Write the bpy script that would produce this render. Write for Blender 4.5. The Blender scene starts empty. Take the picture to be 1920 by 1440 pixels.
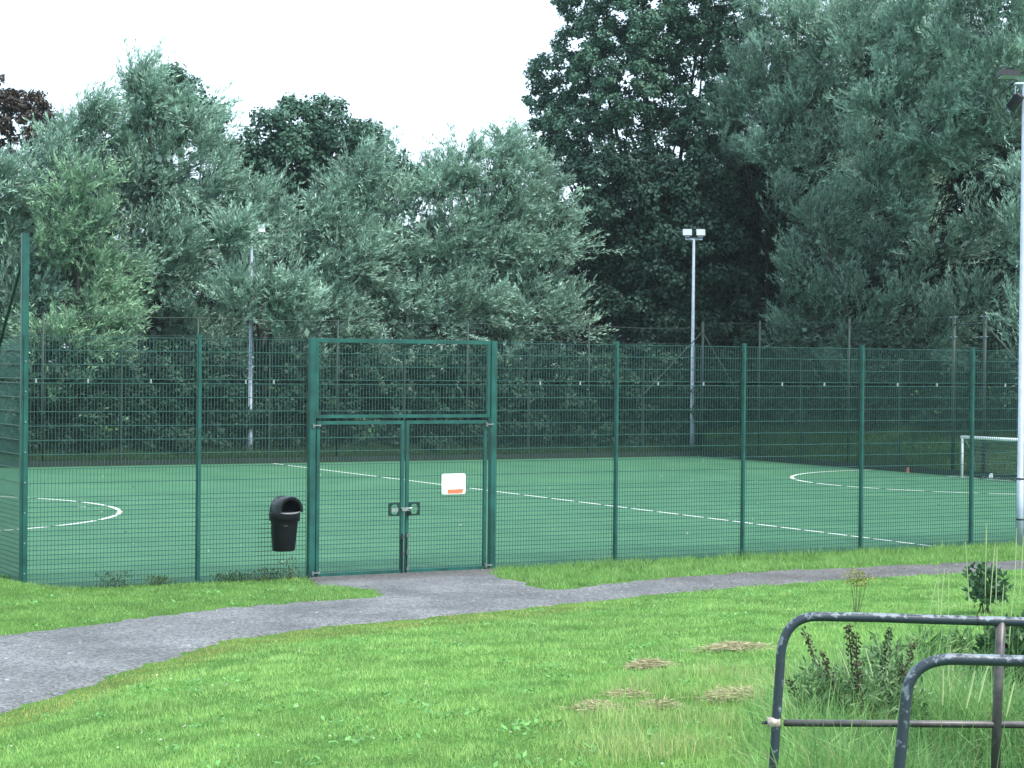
import bpy, bmesh, math, random
import numpy as np
from mathutils import Vector, Matrix
from mathutils.geometry import delaunay_2d_cdt

S = bpy.context.scene
COL = S.collection
R = math.radians
random.seed(7)
rng = np.random.default_rng(11)

# ------------------------------------------------------------------ camera
FPX, PITCH, ROLL, YAW = 3704.46, -0.0088, 0.0091, 0.5045      # focal length in px of a 1920 px wide frame
CAM = np.array([-16.974, -27.231, 3.176])
FW = np.array([math.sin(YAW) * math.cos(PITCH), math.cos(YAW) * math.cos(PITCH), math.sin(PITCH)])
RT0 = np.array([math.cos(YAW), -math.sin(YAW), 0.0])
UP0 = np.cross(RT0, FW)
RT = RT0 * math.cos(ROLL) + UP0 * math.sin(ROLL)
UP = -RT0 * math.sin(ROLL) + UP0 * math.cos(ROLL)
cd = bpy.data.cameras.new('camera')
cd.sensor_width = 36.0
cd.sensor_fit = 'HORIZONTAL'
cd.lens = FPX / 1920 * 36
cd.clip_start = 0.1
cd.clip_end = 3000
co = bpy.data.objects.new('camera', cd)
COL.objects.link(co)
m = Matrix(((RT[0], UP[0], -FW[0], CAM[0]), (RT[1], UP[1], -FW[1], CAM[1]), (RT[2], UP[2], -FW[2], CAM[2]), (0, 0, 0, 1)))
co.matrix_world = m
S.camera = co

# ------------------------------------------------------------------ sky, sun, exposure
SUN_EL, SUN_DIR2 = R(56), RT0[:2] * 0.80 - np.array([math.sin(YAW), math.cos(YAW)]) * 0.6
SUN_AZ = math.atan2(SUN_DIR2[0], SUN_DIR2[1])                  # clockwise from +Y
W = bpy.data.worlds.new('World')
S.world = W
W.use_nodes = True
wn, wl = W.node_tree.nodes, W.node_tree.links
bg = wn['Background']
bg.inputs['Strength'].default_value = 0.10
sky = wn.new('ShaderNodeTexSky')
sky.sky_type = 'NISHITA'
sky.sun_disc = False
sky.sun_elevation = SUN_EL
sky.sun_rotation = SUN_AZ
mixw = wn.new('ShaderNodeMixRGB')
mixw.inputs['Fac'].default_value = 0.72
mixw.inputs['Color2'].default_value = (8.6, 10.8, 12.4, 1)     # even bright cloud cover
wl.new(sky.outputs['Color'], mixw.inputs['Color1'])
wl.new(mixw.outputs['Color'], bg.inputs['Color'])
sd = bpy.data.lights.new('sun', 'SUN')
sd.energy = 3.0
sd.angle = R(10)
sd.color = (1.0, 0.95, 0.86)
so = bpy.data.objects.new('sun', sd)
COL.objects.link(so)
sv = Vector((math.sin(SUN_AZ) * math.cos(SUN_EL), math.cos(SUN_AZ) * math.cos(SUN_EL), math.sin(SUN_EL)))
so.rotation_euler = sv.to_track_quat('Z', 'Y').to_euler()
so.location = (0, -20, 40)
S.view_settings.view_transform = 'Standard'
S.view_settings.look = 'None'
S.view_settings.exposure = 0.82
S.view_settings.gamma = 1.0
S.render.engine = 'CYCLES'
S.cycles.max_bounces = 6
S.cycles.transparent_max_bounces = 8
S.cycles.caustics_reflective = False
S.cycles.caustics_refractive = False

# ------------------------------------------------------------------ helpers
def atd(px, py, d):
    "point at forward distance d metres that is seen at pixel px,py of the photograph"
    return CAM + d * (FW + RT * (px - 960) / FPX + UP * (720 - py) / FPX)

def atz(px, py, z=0.08):
    v = FW + RT * (px - 960) / FPX + UP * (720 - py) / FPX
    return CAM + v * (z - CAM[2]) / v[2]

def tag(o, label=None, cat=None, group=None, kind=None):
    if label: o['label'] = label
    if cat: o['category'] = cat
    if group: o['group'] = group
    if kind: o['kind'] = kind
    return o

def empty(name, loc, rz=0.0):
    o = bpy.data.objects.new(name, None)
    o.empty_display_size = 0.2
    o.location = loc
    o.rotation_euler = (0, 0, rz)
    COL.objects.link(o)
    return o

class MB:
    "collects shapes and links them as one mesh object"
    def __init__(s): s.v, s.f, s.n = [], [], 0
    def add(s, vs, fs):
        s.v += [tuple(map(float, q)) for q in vs]
        s.f += [tuple(i + s.n for i in f) for f in fs]
        s.n = len(s.v)
    def box(s, c, h, bevel=0.0):
        x, y, z = c; a, b, d = (h[0] / 2, h[1] / 2, h[2] / 2)
        if bevel > 0:
            e = min(bevel, a * .9, b * .9)
            prof = [(-a + e, -b), (a - e, -b), (a, -b + e), (a, b - e), (a - e, b), (-a + e, b), (-a, b - e), (-a, -b + e)]
            s.prism([(x + p, y + q) for p, q in prof], z - d, z + d)
            return
        vs = [(x + i * a, y + j * b, z + k * d) for k in (-1, 1) for j in (-1, 1) for i in (-1, 1)]
        s.add(vs, [(0, 2, 3, 1), (4, 5, 7, 6), (0, 1, 5, 4), (2, 6, 7, 3), (0, 4, 6, 2), (1, 3, 7, 5)])
    def prism(s, poly, z0, z1):
        n = len(poly)
        vs = [(x, y, z0) for x, y in poly] + [(x, y, z1) for x, y in poly]
        s.add(vs, [tuple(range(n - 1, -1, -1)), tuple(range(n, 2 * n))] + [(i, (i + 1) % n, n + (i + 1) % n, n + i) for i in range(n)])
    def loft(s, rings, cap=True):
        n = len(rings[0]); vs = [p for r_ in rings for p in r_]; fs = []
        for k in range(len(rings) - 1):
            for i in range(n):
                fs.append((k * n + i, k * n + (i + 1) % n, (k + 1) * n + (i + 1) % n, (k + 1) * n + i))
        if cap:
            fs.append(tuple(range(n - 1, -1, -1)))
            fs.append(tuple(range((len(rings) - 1) * n, len(rings) * n)))
        s.add(vs, fs)
    def tube(s, pts, rad, n=8, cap=True, ph=0.0):
        pts = [np.array(p, float) for p in pts]
        if not hasattr(rad, '__len__'): rad = [rad] * len(pts)
        rings = []
        prev = None
        for i, p in enumerate(pts):
            t = pts[min(i + 1, len(pts) - 1)] - pts[max(i - 1, 0)]
            t = t / (np.linalg.norm(t) + 1e-12)
            if prev is None:
                a = np.array([0, 0, 1.0]) if abs(t[2]) < .9 else np.array([1.0, 0, 0])
            else:
                a = prev
            u = np.cross(t, a); u /= np.linalg.norm(u) + 1e-12
            w = np.cross(u, t); prev = w
            rings.append([p + rad[i] * (u * math.cos(2 * math.pi * k / n + ph) + w * math.sin(2 * math.pi * k / n + ph)) for k in range(n)])
        s.loft(rings, cap)
    def build(s, name, mat, parent=None, loc=None, rz=0.0, smooth=False):
        me = bpy.data.meshes.new(name)
        me.from_pydata(s.v, [], s.f)
        me.materials.append(mat)
        if smooth: me.shade_smooth()
        me.update()
        o = bpy.data.objects.new(name, me)
        COL.objects.link(o)
        if parent is not None: o.parent = parent
        if loc is not None: o.location = loc
        o.rotation_euler = (0, 0, rz)
        return o

def link_copy(o, parent=None, loc=None, rz=None):
    c = o.copy(); COL.objects.link(c)
    c.parent = parent
    if loc is not None: c.location = loc
    if rz is not None: c.rotation_euler = (0, 0, rz)
    return c

def copy_tree(o, parent=None):
    c = o.copy(); COL.objects.link(c); c.parent = parent
    for ch in list(o.children): copy_tree(ch, c)
    return c

def np_mesh(name, V, F, mat, parent=None, col=None, nverts=4):
    "V (N,3), F (M,k) index arrays; col (N,3) albedo per vertex"
    me = bpy.data.meshes.new(name)
    V = np.ascontiguousarray(V, np.float32); F = np.ascontiguousarray(F, np.int32)
    k = F.shape[1]
    me.vertices.add(len(V)); me.vertices.foreach_set('co', V.ravel())
    me.loops.add(F.size); me.loops.foreach_set('vertex_index', F.ravel())
    me.polygons.add(len(F))
    me.polygons.foreach_set('loop_start', np.arange(0, F.size, k, dtype=np.int32))
    me.update(calc_edges=True)
    if col is not None:
        a = me.attributes.new('col', 'FLOAT_COLOR', 'POINT')
        c4 = np.ones((len(V), 4), np.float32); c4[:, :3] = col
        a.data.foreach_set('color', c4.ravel())
    me.materials.append(mat)
    o = bpy.data.objects.new(name, me)
    COL.objects.link(o)
    if parent is not None: o.parent = parent
    return o

def vnoise(x, y, seed=0):
    "smooth value noise in 0..1"
    xi, yi = np.floor(x).astype(np.int64), np.floor(y).astype(np.int64)
    fx, fy = x - xi, y - yi
    fx, fy = fx * fx * (3 - 2 * fx), fy * fy * (3 - 2 * fy)
    def h(a, b):
        n = (a * 374761393 + b * 668265263 + seed * 144269) & 0x7fffffff
        n = ((n ^ (n >> 13)) * 1274126177) & 0x7fffffff
        n = (n ^ (n >> 16)) & 0xffff
        return n / 65535.0
    return (h(xi, yi) * (1 - fx) + h(xi + 1, yi) * fx) * (1 - fy) + (h(xi, yi + 1) * (1 - fx) + h(xi + 1, yi + 1) * fx) * fy

def sstep(a, b, x):
    t = np.clip((x - a) / (b - a), 0, 1)
    return t * t * (3 - 2 * t)

# ------------------------------------------------------------------ materials
def new_mat(name):
    mt = bpy.data.materials.new(name); mt.use_nodes = True
    nt = mt.node_tree
    return mt, nt.nodes, nt.links, nt.nodes['Principled BSDF']

def mat_plain(name, col, rough=0.5, metal=0.0, var=0.15, scale=8.0, bump=0.0, spec=0.5, col2=None, th=(0.35, 0.65)):
    mt, n, l, p = new_mat(name)
    tc = n.new('ShaderNodeTexCoord'); no = n.new('ShaderNodeTexNoise')
    no.inputs['Scale'].default_value = scale; no.inputs['Detail'].default_value = 5
    l.new(tc.outputs['Object'], no.inputs['Vector'])
    cr = n.new('ShaderNodeValToRGB')
    cr.color_ramp.elements[0].position, cr.color_ramp.elements[1].position = th
    c2 = col2 or tuple(min(1, c * (1 + var)) for c in col)
    c1 = col if col2 else tuple(c * (1 - var) for c in col)
    cr.color_ramp.elements[0].color = (*c1, 1); cr.color_ramp.elements[1].color = (*c2, 1)
    l.new(no.outputs['Fac'], cr.inputs['Fac'])
    l.new(cr.outputs['Color'], p.inputs['Base Color'])
    p.inputs['Roughness'].default_value = rough
    p.inputs['Metallic'].default_value = metal
    p.inputs['Specular IOR Level'].default_value = spec
    if bump:
        b = n.new('ShaderNodeBump'); b.inputs['Strength'].default_value = bump; b.inputs['Distance'].default_value = 0.02
        l.new(no.outputs['Fac'], b.inputs['Height']); l.new(b.outputs['Normal'], p.inputs['Normal'])
    return mt

def mat_leaf(name, under=None, trans=0.28, rough=0.5, spec=0.3):
    mt, n, l, p = new_mat(name)
    at = n.new('ShaderNodeAttribute'); at.attribute_name = 'col'
    src = at.outputs['Color']
    if under:
        g = n.new('ShaderNodeNewGeometry'); mx = n.new('ShaderNodeMixRGB')
        mx.blend_type = 'MIX'; mx.inputs['Color2'].default_value = (*under, 1)
        mu = n.new('ShaderNodeMath'); mu.operation = 'MULTIPLY'; mu.inputs[1].default_value = 0.75
        l.new(g.outputs['Backfacing'], mu.inputs[0]); l.new(mu.outputs[0], mx.inputs['Fac'])
        l.new(src, mx.inputs['Color1']); src = mx.outputs['Color']
    l.new(src, p.inputs['Base Color'])
    p.inputs['Roughness'].default_value = rough
    p.inputs['Specular IOR Level'].default_value = spec
    tr = n.new('ShaderNodeBsdfTranslucent'); l.new(src, tr.inputs['Color'])
    ms = n.new('ShaderNodeMixShader'); ms.inputs['Fac'].default_value = trans
    l.new(p.outputs['BSDF'], ms.inputs[1]); l.new(tr.outputs['BSDF'], ms.inputs[2])
    l.new(ms.outputs['Shader'], n['Material Output'].inputs['Surface'])
    return mt

M_GREEN = mat_plain('green_paint', (0.009, 0.085, 0.072), 0.42, var=0.30, scale=3.5)
M_WIRE = mat_plain('green_wire', (0.026, 0.100, 0.092), 0.38, var=0.1, scale=3)
M_GALV = mat_plain('galvanised_steel', (0.36, 0.43, 0.52), 0.45, 0.2, var=0.10, scale=6)
M_ZINC = mat_plain('bright_zinc', (0.36, 0.40, 0.40), 0.4, 0.6, var=0.2, scale=30)
M_WHITE = mat_plain('white_plastic', (0.86, 0.88, 0.88), 0.35, var=0.03, scale=9)
M_BLACK = mat_plain('black_plastic', (0.006, 0.007, 0.010), 0.48, var=0.35, scale=6, bump=0.05, spec=0.28)
M_HOOD = mat_plain('glossy_black_plastic', (0.008, 0.010, 0.014), 0.26, var=0.35, scale=6, bump=0.04)
M_HOLE = mat_plain('dark_inside', (0.004, 0.004, 0.005), 0.9, var=0.1)
M_LAMPBODY = mat_plain('dark_lamp_body', (0.02, 0.022, 0.03), 0.5, var=0.2)
M_LAMPGLASS = mat_plain('lamp_glass', (0.50, 0.54, 0.57), 0.15, var=0.04, scale=3)
M_LOCK = mat_plain('dark_lock_paint_brace_shade', (0.004, 0.034, 0.030), 0.45)
M_CLIP = mat_plain('pale_clip', (0.34, 0.38, 0.41), 0.5)
M_HINGE = mat_plain('dull_zinc', (0.15, 0.18, 0.18), 0.5, 0.4, var=0.25, scale=30)
M_ORANGE = mat_plain('orange_print', (0.80, 0.20, 0.09), 0.4, var=0.08, scale=12)
M_DARKPRINT = mat_plain('dark_print', (0.05, 0.05, 0.09), 0.45)
M_PALEPRINT = mat_plain('pale_print', (0.50, 0.56, 0.66), 0.45)
M_LINE = mat_plain('white_line', (0.62, 0.68, 0.64), 0.8, col2=(0.80, 0.84, 0.80), scale=14)
M_NET = mat_plain('net_cord', (0.20, 0.27, 0.25), 0.8)
M_NETDARK = mat_plain('dark_net_cord', (0.03, 0.05, 0.05), 0.8)
M_CABLE = mat_plain('wire_cable', (0.07, 0.10, 0.10), 0.6)
M_BARK = mat_plain('bark', (0.022, 0.021, 0.018), 0.9, scale=5, bump=0.6, col2=(0.055, 0.052, 0.045))
M_RUST = mat_plain('rust_scab', (0.34, 0.26, 0.22), 0.85, col2=(0.62, 0.55, 0.50), scale=40)
M_SOILSHADE = mat_plain('dark_soil_shadow', (0.010, 0.020, 0.016), 0.85, col2=(0.018, 0.032, 0.026), scale=3)
M_FAR = mat_plain('dimmed_green_paint', (0.017, 0.037, 0.032), 0.6, var=0.25, scale=2)  # darker, greyer green: dimness of far posts behind the mesh put into colour
M_FARWIRE = mat_plain('dark_green_wire', (0.014, 0.036, 0.032), 0.55, var=0.1)  # darker copy of the wire green for the far panels

def mat_worn_skylit(name, dark, light, lo, hi, scale=16.0):
    mt, n, l, p = new_mat(name)
    tc = n.new('ShaderNodeTexCoord')
    a = n.new('ShaderNodeTexNoise'); a.inputs['Scale'].default_value = scale; a.inputs['Detail'].default_value = 7; a.inputs['Roughness'].default_value = 0.62
    l.new(tc.outputs['Object'], a.inputs['Vector'])
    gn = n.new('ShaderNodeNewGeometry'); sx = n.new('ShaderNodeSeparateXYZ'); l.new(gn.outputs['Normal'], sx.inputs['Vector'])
    ma = n.new('ShaderNodeMath'); ma.operation = 'MULTIPLY_ADD'; ma.inputs[1].default_value = 0.15  # paler upward faces: worn tops plus sky reflection put into the colour
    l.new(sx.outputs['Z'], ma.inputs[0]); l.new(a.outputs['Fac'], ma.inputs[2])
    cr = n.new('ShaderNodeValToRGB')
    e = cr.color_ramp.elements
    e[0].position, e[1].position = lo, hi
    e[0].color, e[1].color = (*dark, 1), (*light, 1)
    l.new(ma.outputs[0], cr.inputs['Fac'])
    b = n.new('ShaderNodeTexNoise'); b.inputs['Scale'].default_value = 90; b.inputs['Detail'].default_value = 4
    l.new(tc.outputs['Object'], b.inputs['Vector'])
    mx = n.new('ShaderNodeMixRGB'); mx.blend_type = 'MULTIPLY'; mx.inputs['Fac'].default_value = 0.5
    l.new(cr.outputs['Color'], mx.inputs['Color1']); l.new(b.outputs['Color'], mx.inputs['Color2'])
    l.new(mx.outputs['Color'], p.inputs['Base Color'])
    bp = n.new('ShaderNodeBump'); bp.inputs['Strength'].default_value = 0.35; bp.inputs['Distance'].default_value = 0.004
    l.new(a.outputs['Fac'], bp.inputs['Height']); l.new(bp.outputs['Normal'], p.inputs['Normal'])
    p.inputs['Roughness'].default_value = 0.42
    return mt

M_TUBE = mat_worn_skylit('worn_skylit_blue_paint', (0.038, 0.056, 0.080), (0.27, 0.31, 0.37), 0.57, 0.65, 26)
M_TUBE2 = mat_worn_skylit('worn_skylit_brown_paint', (0.055, 0.05, 0.058), (0.17, 0.15, 0.15), 0.42, 0.68, 9)

# turf
def make_turf_mat():
    mt, n, l, p = new_mat('artificial_turf')
    tc = n.new('ShaderNodeTexCoord')
    a = n.new('ShaderNodeTexNoise'); a.inputs['Scale'].default_value = 0.6; a.inputs['Detail'].default_value = 6
    b = n.new('ShaderNodeTexNoise'); b.inputs['Scale'].default_value = 55; b.inputs['Detail'].default_value = 3
    for q in (a, b): l.new(tc.outputs['Object'], q.inputs['Vector'])
    cr = n.new('ShaderNodeValToRGB'); e = cr.color_ramp.elements
    e[0].position, e[1].position = 0.3, 0.7
    e[0].color, e[1].color = (0.043, 0.140, 0.076, 1), (0.072, 0.188, 0.104, 1)
    l.new(a.outputs['Fac'], cr.inputs['Fac'])
    mx = n.new('ShaderNodeMixRGB'); mx.blend_type = 'OVERLAY'; mx.inputs['Fac'].default_value = 0.45
    l.new(cr.outputs['Color'], mx.inputs['Color1']); l.new(b.outputs['Fac'], mx.inputs['Color2'])
    l.new(mx.outputs['Color'], p.inputs['Base Color'])
    p.inputs['Roughness'].default_value = 0.75
    p.inputs['Specular IOR Level'].default_value = 0.2
    bp = n.new('ShaderNodeBump'); bp.inputs['Strength'].default_value = 0.6; bp.inputs['Distance'].default_value = 0.01
    l.new(b.outputs['Fac'], bp.inputs['Height']); l.new(bp.outputs['Normal'], p.inputs['Normal'])
    return mt
M_TURF = make_turf_mat()

def make_ground_mat():
    mt, n, l, p = new_mat('grassy_soil')
    tc = n.new('ShaderNodeTexCoord')
    a = n.new('ShaderNodeTexNoise'); a.inputs['Scale'].default_value = 1.3; a.inputs['Detail'].default_value = 8
    b = n.new('ShaderNodeTexNoise'); b.inputs['Scale'].default_value = 24; b.inputs['Detail'].default_value = 6
    for q in (a, b): l.new(tc.outputs['Object'], q.inputs['Vector'])
    cr = n.new('ShaderNodeValToRGB'); e = cr.color_ramp.elements
    e[0].position, e[1].position = 0.3, 0.72
    e[0].color, e[1].color = (0.055, 0.120, 0.028, 1), (0.100, 0.210, 0.042, 1)
    l.new(a.outputs['Fac'], cr.inputs['Fac'])
    mx = n.new('ShaderNodeMixRGB'); mx.blend_type = 'OVERLAY'; mx.inputs['Fac'].default_value = 0.6
    l.new(cr.outputs['Color'], mx.inputs['Color1']); l.new(b.outputs['Fac'], mx.inputs['Color2'])
    l.new(mx.outputs['Color'], p.inputs['Base Color'])
    p.inputs['Roughness'].default_value = 0.9
    p.inputs['Specular IOR Level'].default_value = 0.1
    bp = n.new('ShaderNodeBump'); bp.inputs['Strength'].default_value = 0.8; bp.inputs['Distance'].default_value = 0.05
    l.new(b.outputs['Fac'], bp.inputs['Height']); l.new(bp.outputs['Normal'], p.inputs['Normal'])
    return mt
M_GROUND = make_ground_mat()

def make_path_mat():
    mt, n, l, p = new_mat('gravel')
    tc = n.new('ShaderNodeTexCoord')
    a = n.new('ShaderNodeTexNoise'); a.inputs['Scale'].default_value = 0.9; a.inputs['Detail'].default_value = 7
    v = n.new('ShaderNodeTexVoronoi'); v.inputs['Scale'].default_value = 34
    v2 = n.new('ShaderNodeTexVoronoi'); v2.inputs['Scale'].default_value = 11
    for q in (a, v, v2): l.new(tc.outputs['Object'], q.inputs['Vector'])
    cr = n.new('ShaderNodeValToRGB'); e = cr.color_ramp.elements
    e[0].position, e[1].position = 0.30, 0.72
    e[0].color, e[1].color = (0.096, 0.099, 0.106, 1), (0.190, 0.194, 0.204, 1)
    l.new(a.outputs['Fac'], cr.inputs['Fac'])
    sp = n.new('ShaderNodeSeparateColor'); l.new(v.outputs['Color'], sp.inputs['Color'])
    c2 = n.new('ShaderNodeValToRGB'); e = c2.color_ramp.elements
    e[0].position, e[1].position = 0.05, 0.95
    e[0].color, e[1].color = (0.22, 0.22, 0.23, 1), (0.80, 0.80, 0.80, 1)
    l.new(sp.outputs['Red'], c2.inputs['Fac'])
    mx = n.new('ShaderNodeMixRGB'); mx.blend_type = 'OVERLAY'; mx.inputs['Fac'].default_value = 0.75
    l.new(cr.outputs['Color'], mx.inputs['Color1']); l.new(c2.outputs['Color'], mx.inputs['Color2'])
    s2 = n.new('ShaderNodeSeparateColor'); l.new(v2.outputs['Color'], s2.inputs['Color'])
    gt = n.new('ShaderNodeMath'); gt.operation = 'GREATER_THAN'; gt.inputs[1].default_value = 0.985
    l.new(s2.outputs['Green'], gt.inputs[0])
    lt = n.new('ShaderNodeMath'); lt.operation = 'LESS_THAN'; lt.inputs[1].default_value = 0.22
    l.new(v2.outputs['Distance'], lt.inputs[0])
    an = n.new('ShaderNodeMath'); an.operation = 'MULTIPLY'
    l.new(gt.outputs[0], an.inputs[0]); l.new(lt.outputs[0], an.inputs[1])
    m2 = n.new('ShaderNodeMixRGB'); m2.inputs['Color2'].default_value = (0.52, 0.53, 0.54, 1)
    l.new(an.outputs[0], m2.inputs['Fac']); l.new(mx.outputs['Color'], m2.inputs['Color1'])
    # trodden darker earth by the gate
    at = n.new('ShaderNodeAttribute'); at.attribute_name = 'col'
    m3 = n.new('ShaderNodeMixRGB'); m3.blend_type = 'MULTIPLY'; m3.inputs['Fac'].default_value = 1
    l.new(m2.outputs['Color'], m3.inputs['Color1']); l.new(at.outputs['Color'], m3.inputs['Color2'])
    l.new(m3.outputs['Color'], p.inputs['Base Color'])
    p.inputs['Roughness'].default_value = 0.85
    bp = n.new('ShaderNodeBump'); bp.inputs['Strength'].default_value = 0.9; bp.inputs['Distance'].default_value = 0.015
    l.new(v.outputs['Distance'], bp.inputs['Height']); l.new(bp.outputs['Normal'], p.inputs['Normal'])
    return mt
M_PATH = make_path_mat()
M_GRASS = mat_leaf('grass_blades', trans=0.30, rough=0.5, spec=0.25)
M_WILLOW = mat_leaf('willow_leaves', under=(0.26, 0.38, 0.31), trans=0.2, rough=0.45, spec=0.4)
M_BROAD = mat_leaf('broad_leaves', trans=0.12, rough=0.55, spec=0.2)
M_HERB = mat_leaf('herb_leaves', trans=0.22)
M_HAY = mat_leaf('dry_grass', trans=0.15, rough=0.8, spec=0.1)

# ------------------------------------------------------------------ terrain
X0, X1, Y0, Y1 = -9.658, 23.43, 0.0, 31.945                     # the fenced pitch
FH = np.array([math.sin(YAW), math.cos(YAW)]); RH = RT0[:2]
NEAR = [(-900, 1664), (-420, 1494), (-200, 1417), (0, 1344), (100, 1311), (190, 1279), (280, 1249), (370, 1221), (430, 1201), (560, 1183), (690, 1170), (830, 1156),
        (1000, 1141), (1150, 1124), (1350, 1106), (1500, 1094), (1640, 1084), (1790, 1076), (1920, 1069), (2200, 1051), (2600, 1030)]
FAR = [(-900, 1330), (-420, 1246), (-200, 1216), (0, 1190), (150, 1172), (300, 1154), (430, 1140), (560, 1128), (690, 1121), (860, 1118), (940, 1114), (1015, 1105), (1060, 1103), (1130, 1095), (1250, 1083),
       (1400, 1072), (1600, 1063), (1750, 1057), (1920, 1050), (2200, 1033), (2600, 1012)]
def ud(P):
    q = np.asarray(P)[..., :2] - CAM[:2]
    dep = q @ FH
    return (q @ RH) / np.maximum(dep, 3.0), dep
_n = np.array([atz(*q) for q in NEAR]); NU, ND = ud(_n)
_f = np.array([atz(*q) for q in FAR]); FU, FD = ud(_f)
def dnear(u): return np.interp(u, NU, ND)
def dfar(u): return np.interp(u, FU, FD)

def ground(x, y):
    x = np.asarray(x, float); y = np.asarray(y, float)
    P = np.stack([x, y], -1)
    u, dep = ud(P)
    s = np.clip(dep, 0, None) / dnear(np.clip(u, NU[0], NU[-1]))
    t = np.clip(1 - s, 0, 1)
    z = 0.08 + 1.5 * t * t / (t + 0.06)
    z = z + (vnoise(x * .5, y * .5, 3) - .5) * 0.10 * sstep(0.0, 0.2, t) + (vnoise(x * 1.7, y * 1.7, 5) - .5) * 0.03 * sstep(0.0, 0.1, t)
    near_f = sstep(2.4, 0.3, -y) * (y < 0.5) * (x > X0 - 1) 
    z = z * (1 - near_f) + near_f * 0.0
    z = z + 0.20 * np.exp(-(((x + 10.25) / .8) ** 2 + ((y + .15) / .9) ** 2))
    out = np.maximum(np.maximum(x - X1, y - Y1), 0)
    z = np.where((x > X1) & (y > -1), sstep(0.5, 4.2, x - X1) * 1.15 + 0.5 * sstep(4, 20, x - X1), z)
    z = np.where((y > Y1) & (x <= X1 + 1), np.maximum(0.35 * sstep(0.3, 3, y - Y1), np.where(x > X1, z, 0)), z)
    ins = (x > X0 + .015) & (x < X1 - .015) & (y > Y0 + .015) & (y < Y1 - .015)
    return np.where(ins, -0.06, z)

def axis(lo, hi, brk, fine, coarse_lo, coarse_hi):
    a = [lo]
    g = np.arange(lo, hi + 1e-6, fine)
    left = lo - np.cumsum(np.geomspace(.5, coarse_lo, 26)); right = hi + np.cumsum(np.geomspace(.5, coarse_hi, 26))
    g = np.concatenate([left[::-1], g, right])
    for b in brk: g = np.concatenate([g[np.abs(g - b) > .06], [b - .03, b + .03]])
    return np.sort(g)
gx = axis(-22, 32, (X0, X1), .22, 90, 90); gy = axis(-29, 3, (Y0,), .2, 90, 90)
gy = gy[gy < 3.2]
gy = np.concatenate([gy, np.arange(3.7, 40, .6)])
gy = np.concatenate([gy[np.abs(gy - Y1) > .06], [Y1 - .03, Y1 + .03]])
gy = np.sort(np.concatenate([gy, 40 + np.cumsum(np.geomspace(1, 120, 24))]))
GX, GY = np.meshgrid(gx, gy)
V = np.stack([GX.ravel(), GY.ravel(), ground(GX, GY).ravel()], -1)
nx, ny = len(gx), len(gy)
ii = (np.arange(ny - 1)[:, None] * nx + np.arange(nx - 1)[None, :]).ravel()
go = np_mesh('ground', V, np.stack([ii, ii + 1, ii + 1 + nx, ii + nx], -1), M_GROUND)
go.data.shade_smooth()
tag(go, kind='structure')

# pitch surface
tb = MB()
xs, ys = np.linspace(X0, X1, 12), np.linspace(Y0, Y1, 12)
for i in range(11):
    for j in range(11):
        tb.add([(xs[i], ys[j], 0), (xs[i + 1], ys[j], 0), (xs[i + 1], ys[j + 1], 0), (xs[i], ys[j + 1], 0)], [(0, 1, 2, 3)])
tag(tb.build('pitch_turf', M_TURF), kind='structure')

# pitch markings
def ribbon(pts, w, name, z=0.005):
    pts = np.array(pts, float); mb = MB(); L, Rr = [], []
    for i in range(len(pts)):
        t = pts[min(i + 1, len(pts) - 1)] - pts[max(i - 1, 0)]; t /= np.linalg.norm(t)
        nn = np.array([-t[1], t[0]]) * w / 2
        L.append((*(pts[i] + nn), z)); Rr.append((*(pts[i] - nn), z))
    for i in range(len(pts) - 1): mb.add([Rr[i], Rr[i + 1], L[i + 1], L[i]], [(0, 1, 2, 3)])
    return tag(mb.build(name, M_LINE), kind='structure')
XH = 6.933
ribbon([(XH, y) for y in np.linspace(0.02, Y1 - .1, 40)], 0.09, 'halfway_line')
ang = np.linspace(-math.pi / 2, math.pi / 2, 49)
ribbon([(-9.63 + 6.0 * math.cos(a), 15.5 + 6.0 * math.sin(a)) for a in ang], 0.10, 'penalty_arc')
ribbon([(23.35 - 6.35 * math.cos(a), 15.75 + 6.35 * math.sin(a)) for a in ang], 0.10, 'penalty_arc')
ribbon([(23.22, y) for y in np.linspace(12.4, 18.4, 12)], 0.09, 'goal_line')
sp_ = atz(151, 950.3, 0)
ribbon([(sp_[0] - .11, sp_[1] + .06), (sp_[0] + .11, sp_[1] - .06)], 0.20, 'penalty_spot')

# gravel path with the trodden apron in front of the gate
def jag(pts, amp, step=0.16, seed=1):
    pts = np.array(pts); out = []
    for i in range(len(pts) - 1):
        n_ = max(1, int(np.linalg.norm(pts[i + 1] - pts[i]) / step))
        for k in range(n_): out.append(pts[i] + (pts[i + 1] - pts[i]) * k / n_)
    out.append(pts[-1]); out = np.array(out)
    rs = np.random.default_rng(seed)
    return out + rs.normal(0, amp, out.shape)
path_near = jag(_n[:, :2], 0.035, seed=2)
fpx = np.array([q[0] for q in FAR])
apron = [atz(690, 1121), atz(712, 1114), atz(690, 1107), atz(645, 1099), atz(585, 1093)]
ap_w = [q[:2] for q in apron] + [np.array([-5.36, -0.06]), np.array([-5.36, 0.12]), np.array([-2.24, 0.12]), np.array([-2.24, -0.10])]
ap_w += [atz(935, 1076)[:2], atz(965, 1086)[:2], atz(1000, 1096)[:2], atz(1022, 1104)[:2]]
far_l = [q[:2] for q, x in zip(_f, fpx) if x < 690]; far_r = [q[:2] for q, x in zip(_f, fpx) if x > 1022]
path_far = jag(far_l + ap_w + far_r, 0.035, seed=3)
poly = np.concatenate([path_near, path_far[::-1]])
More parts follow.
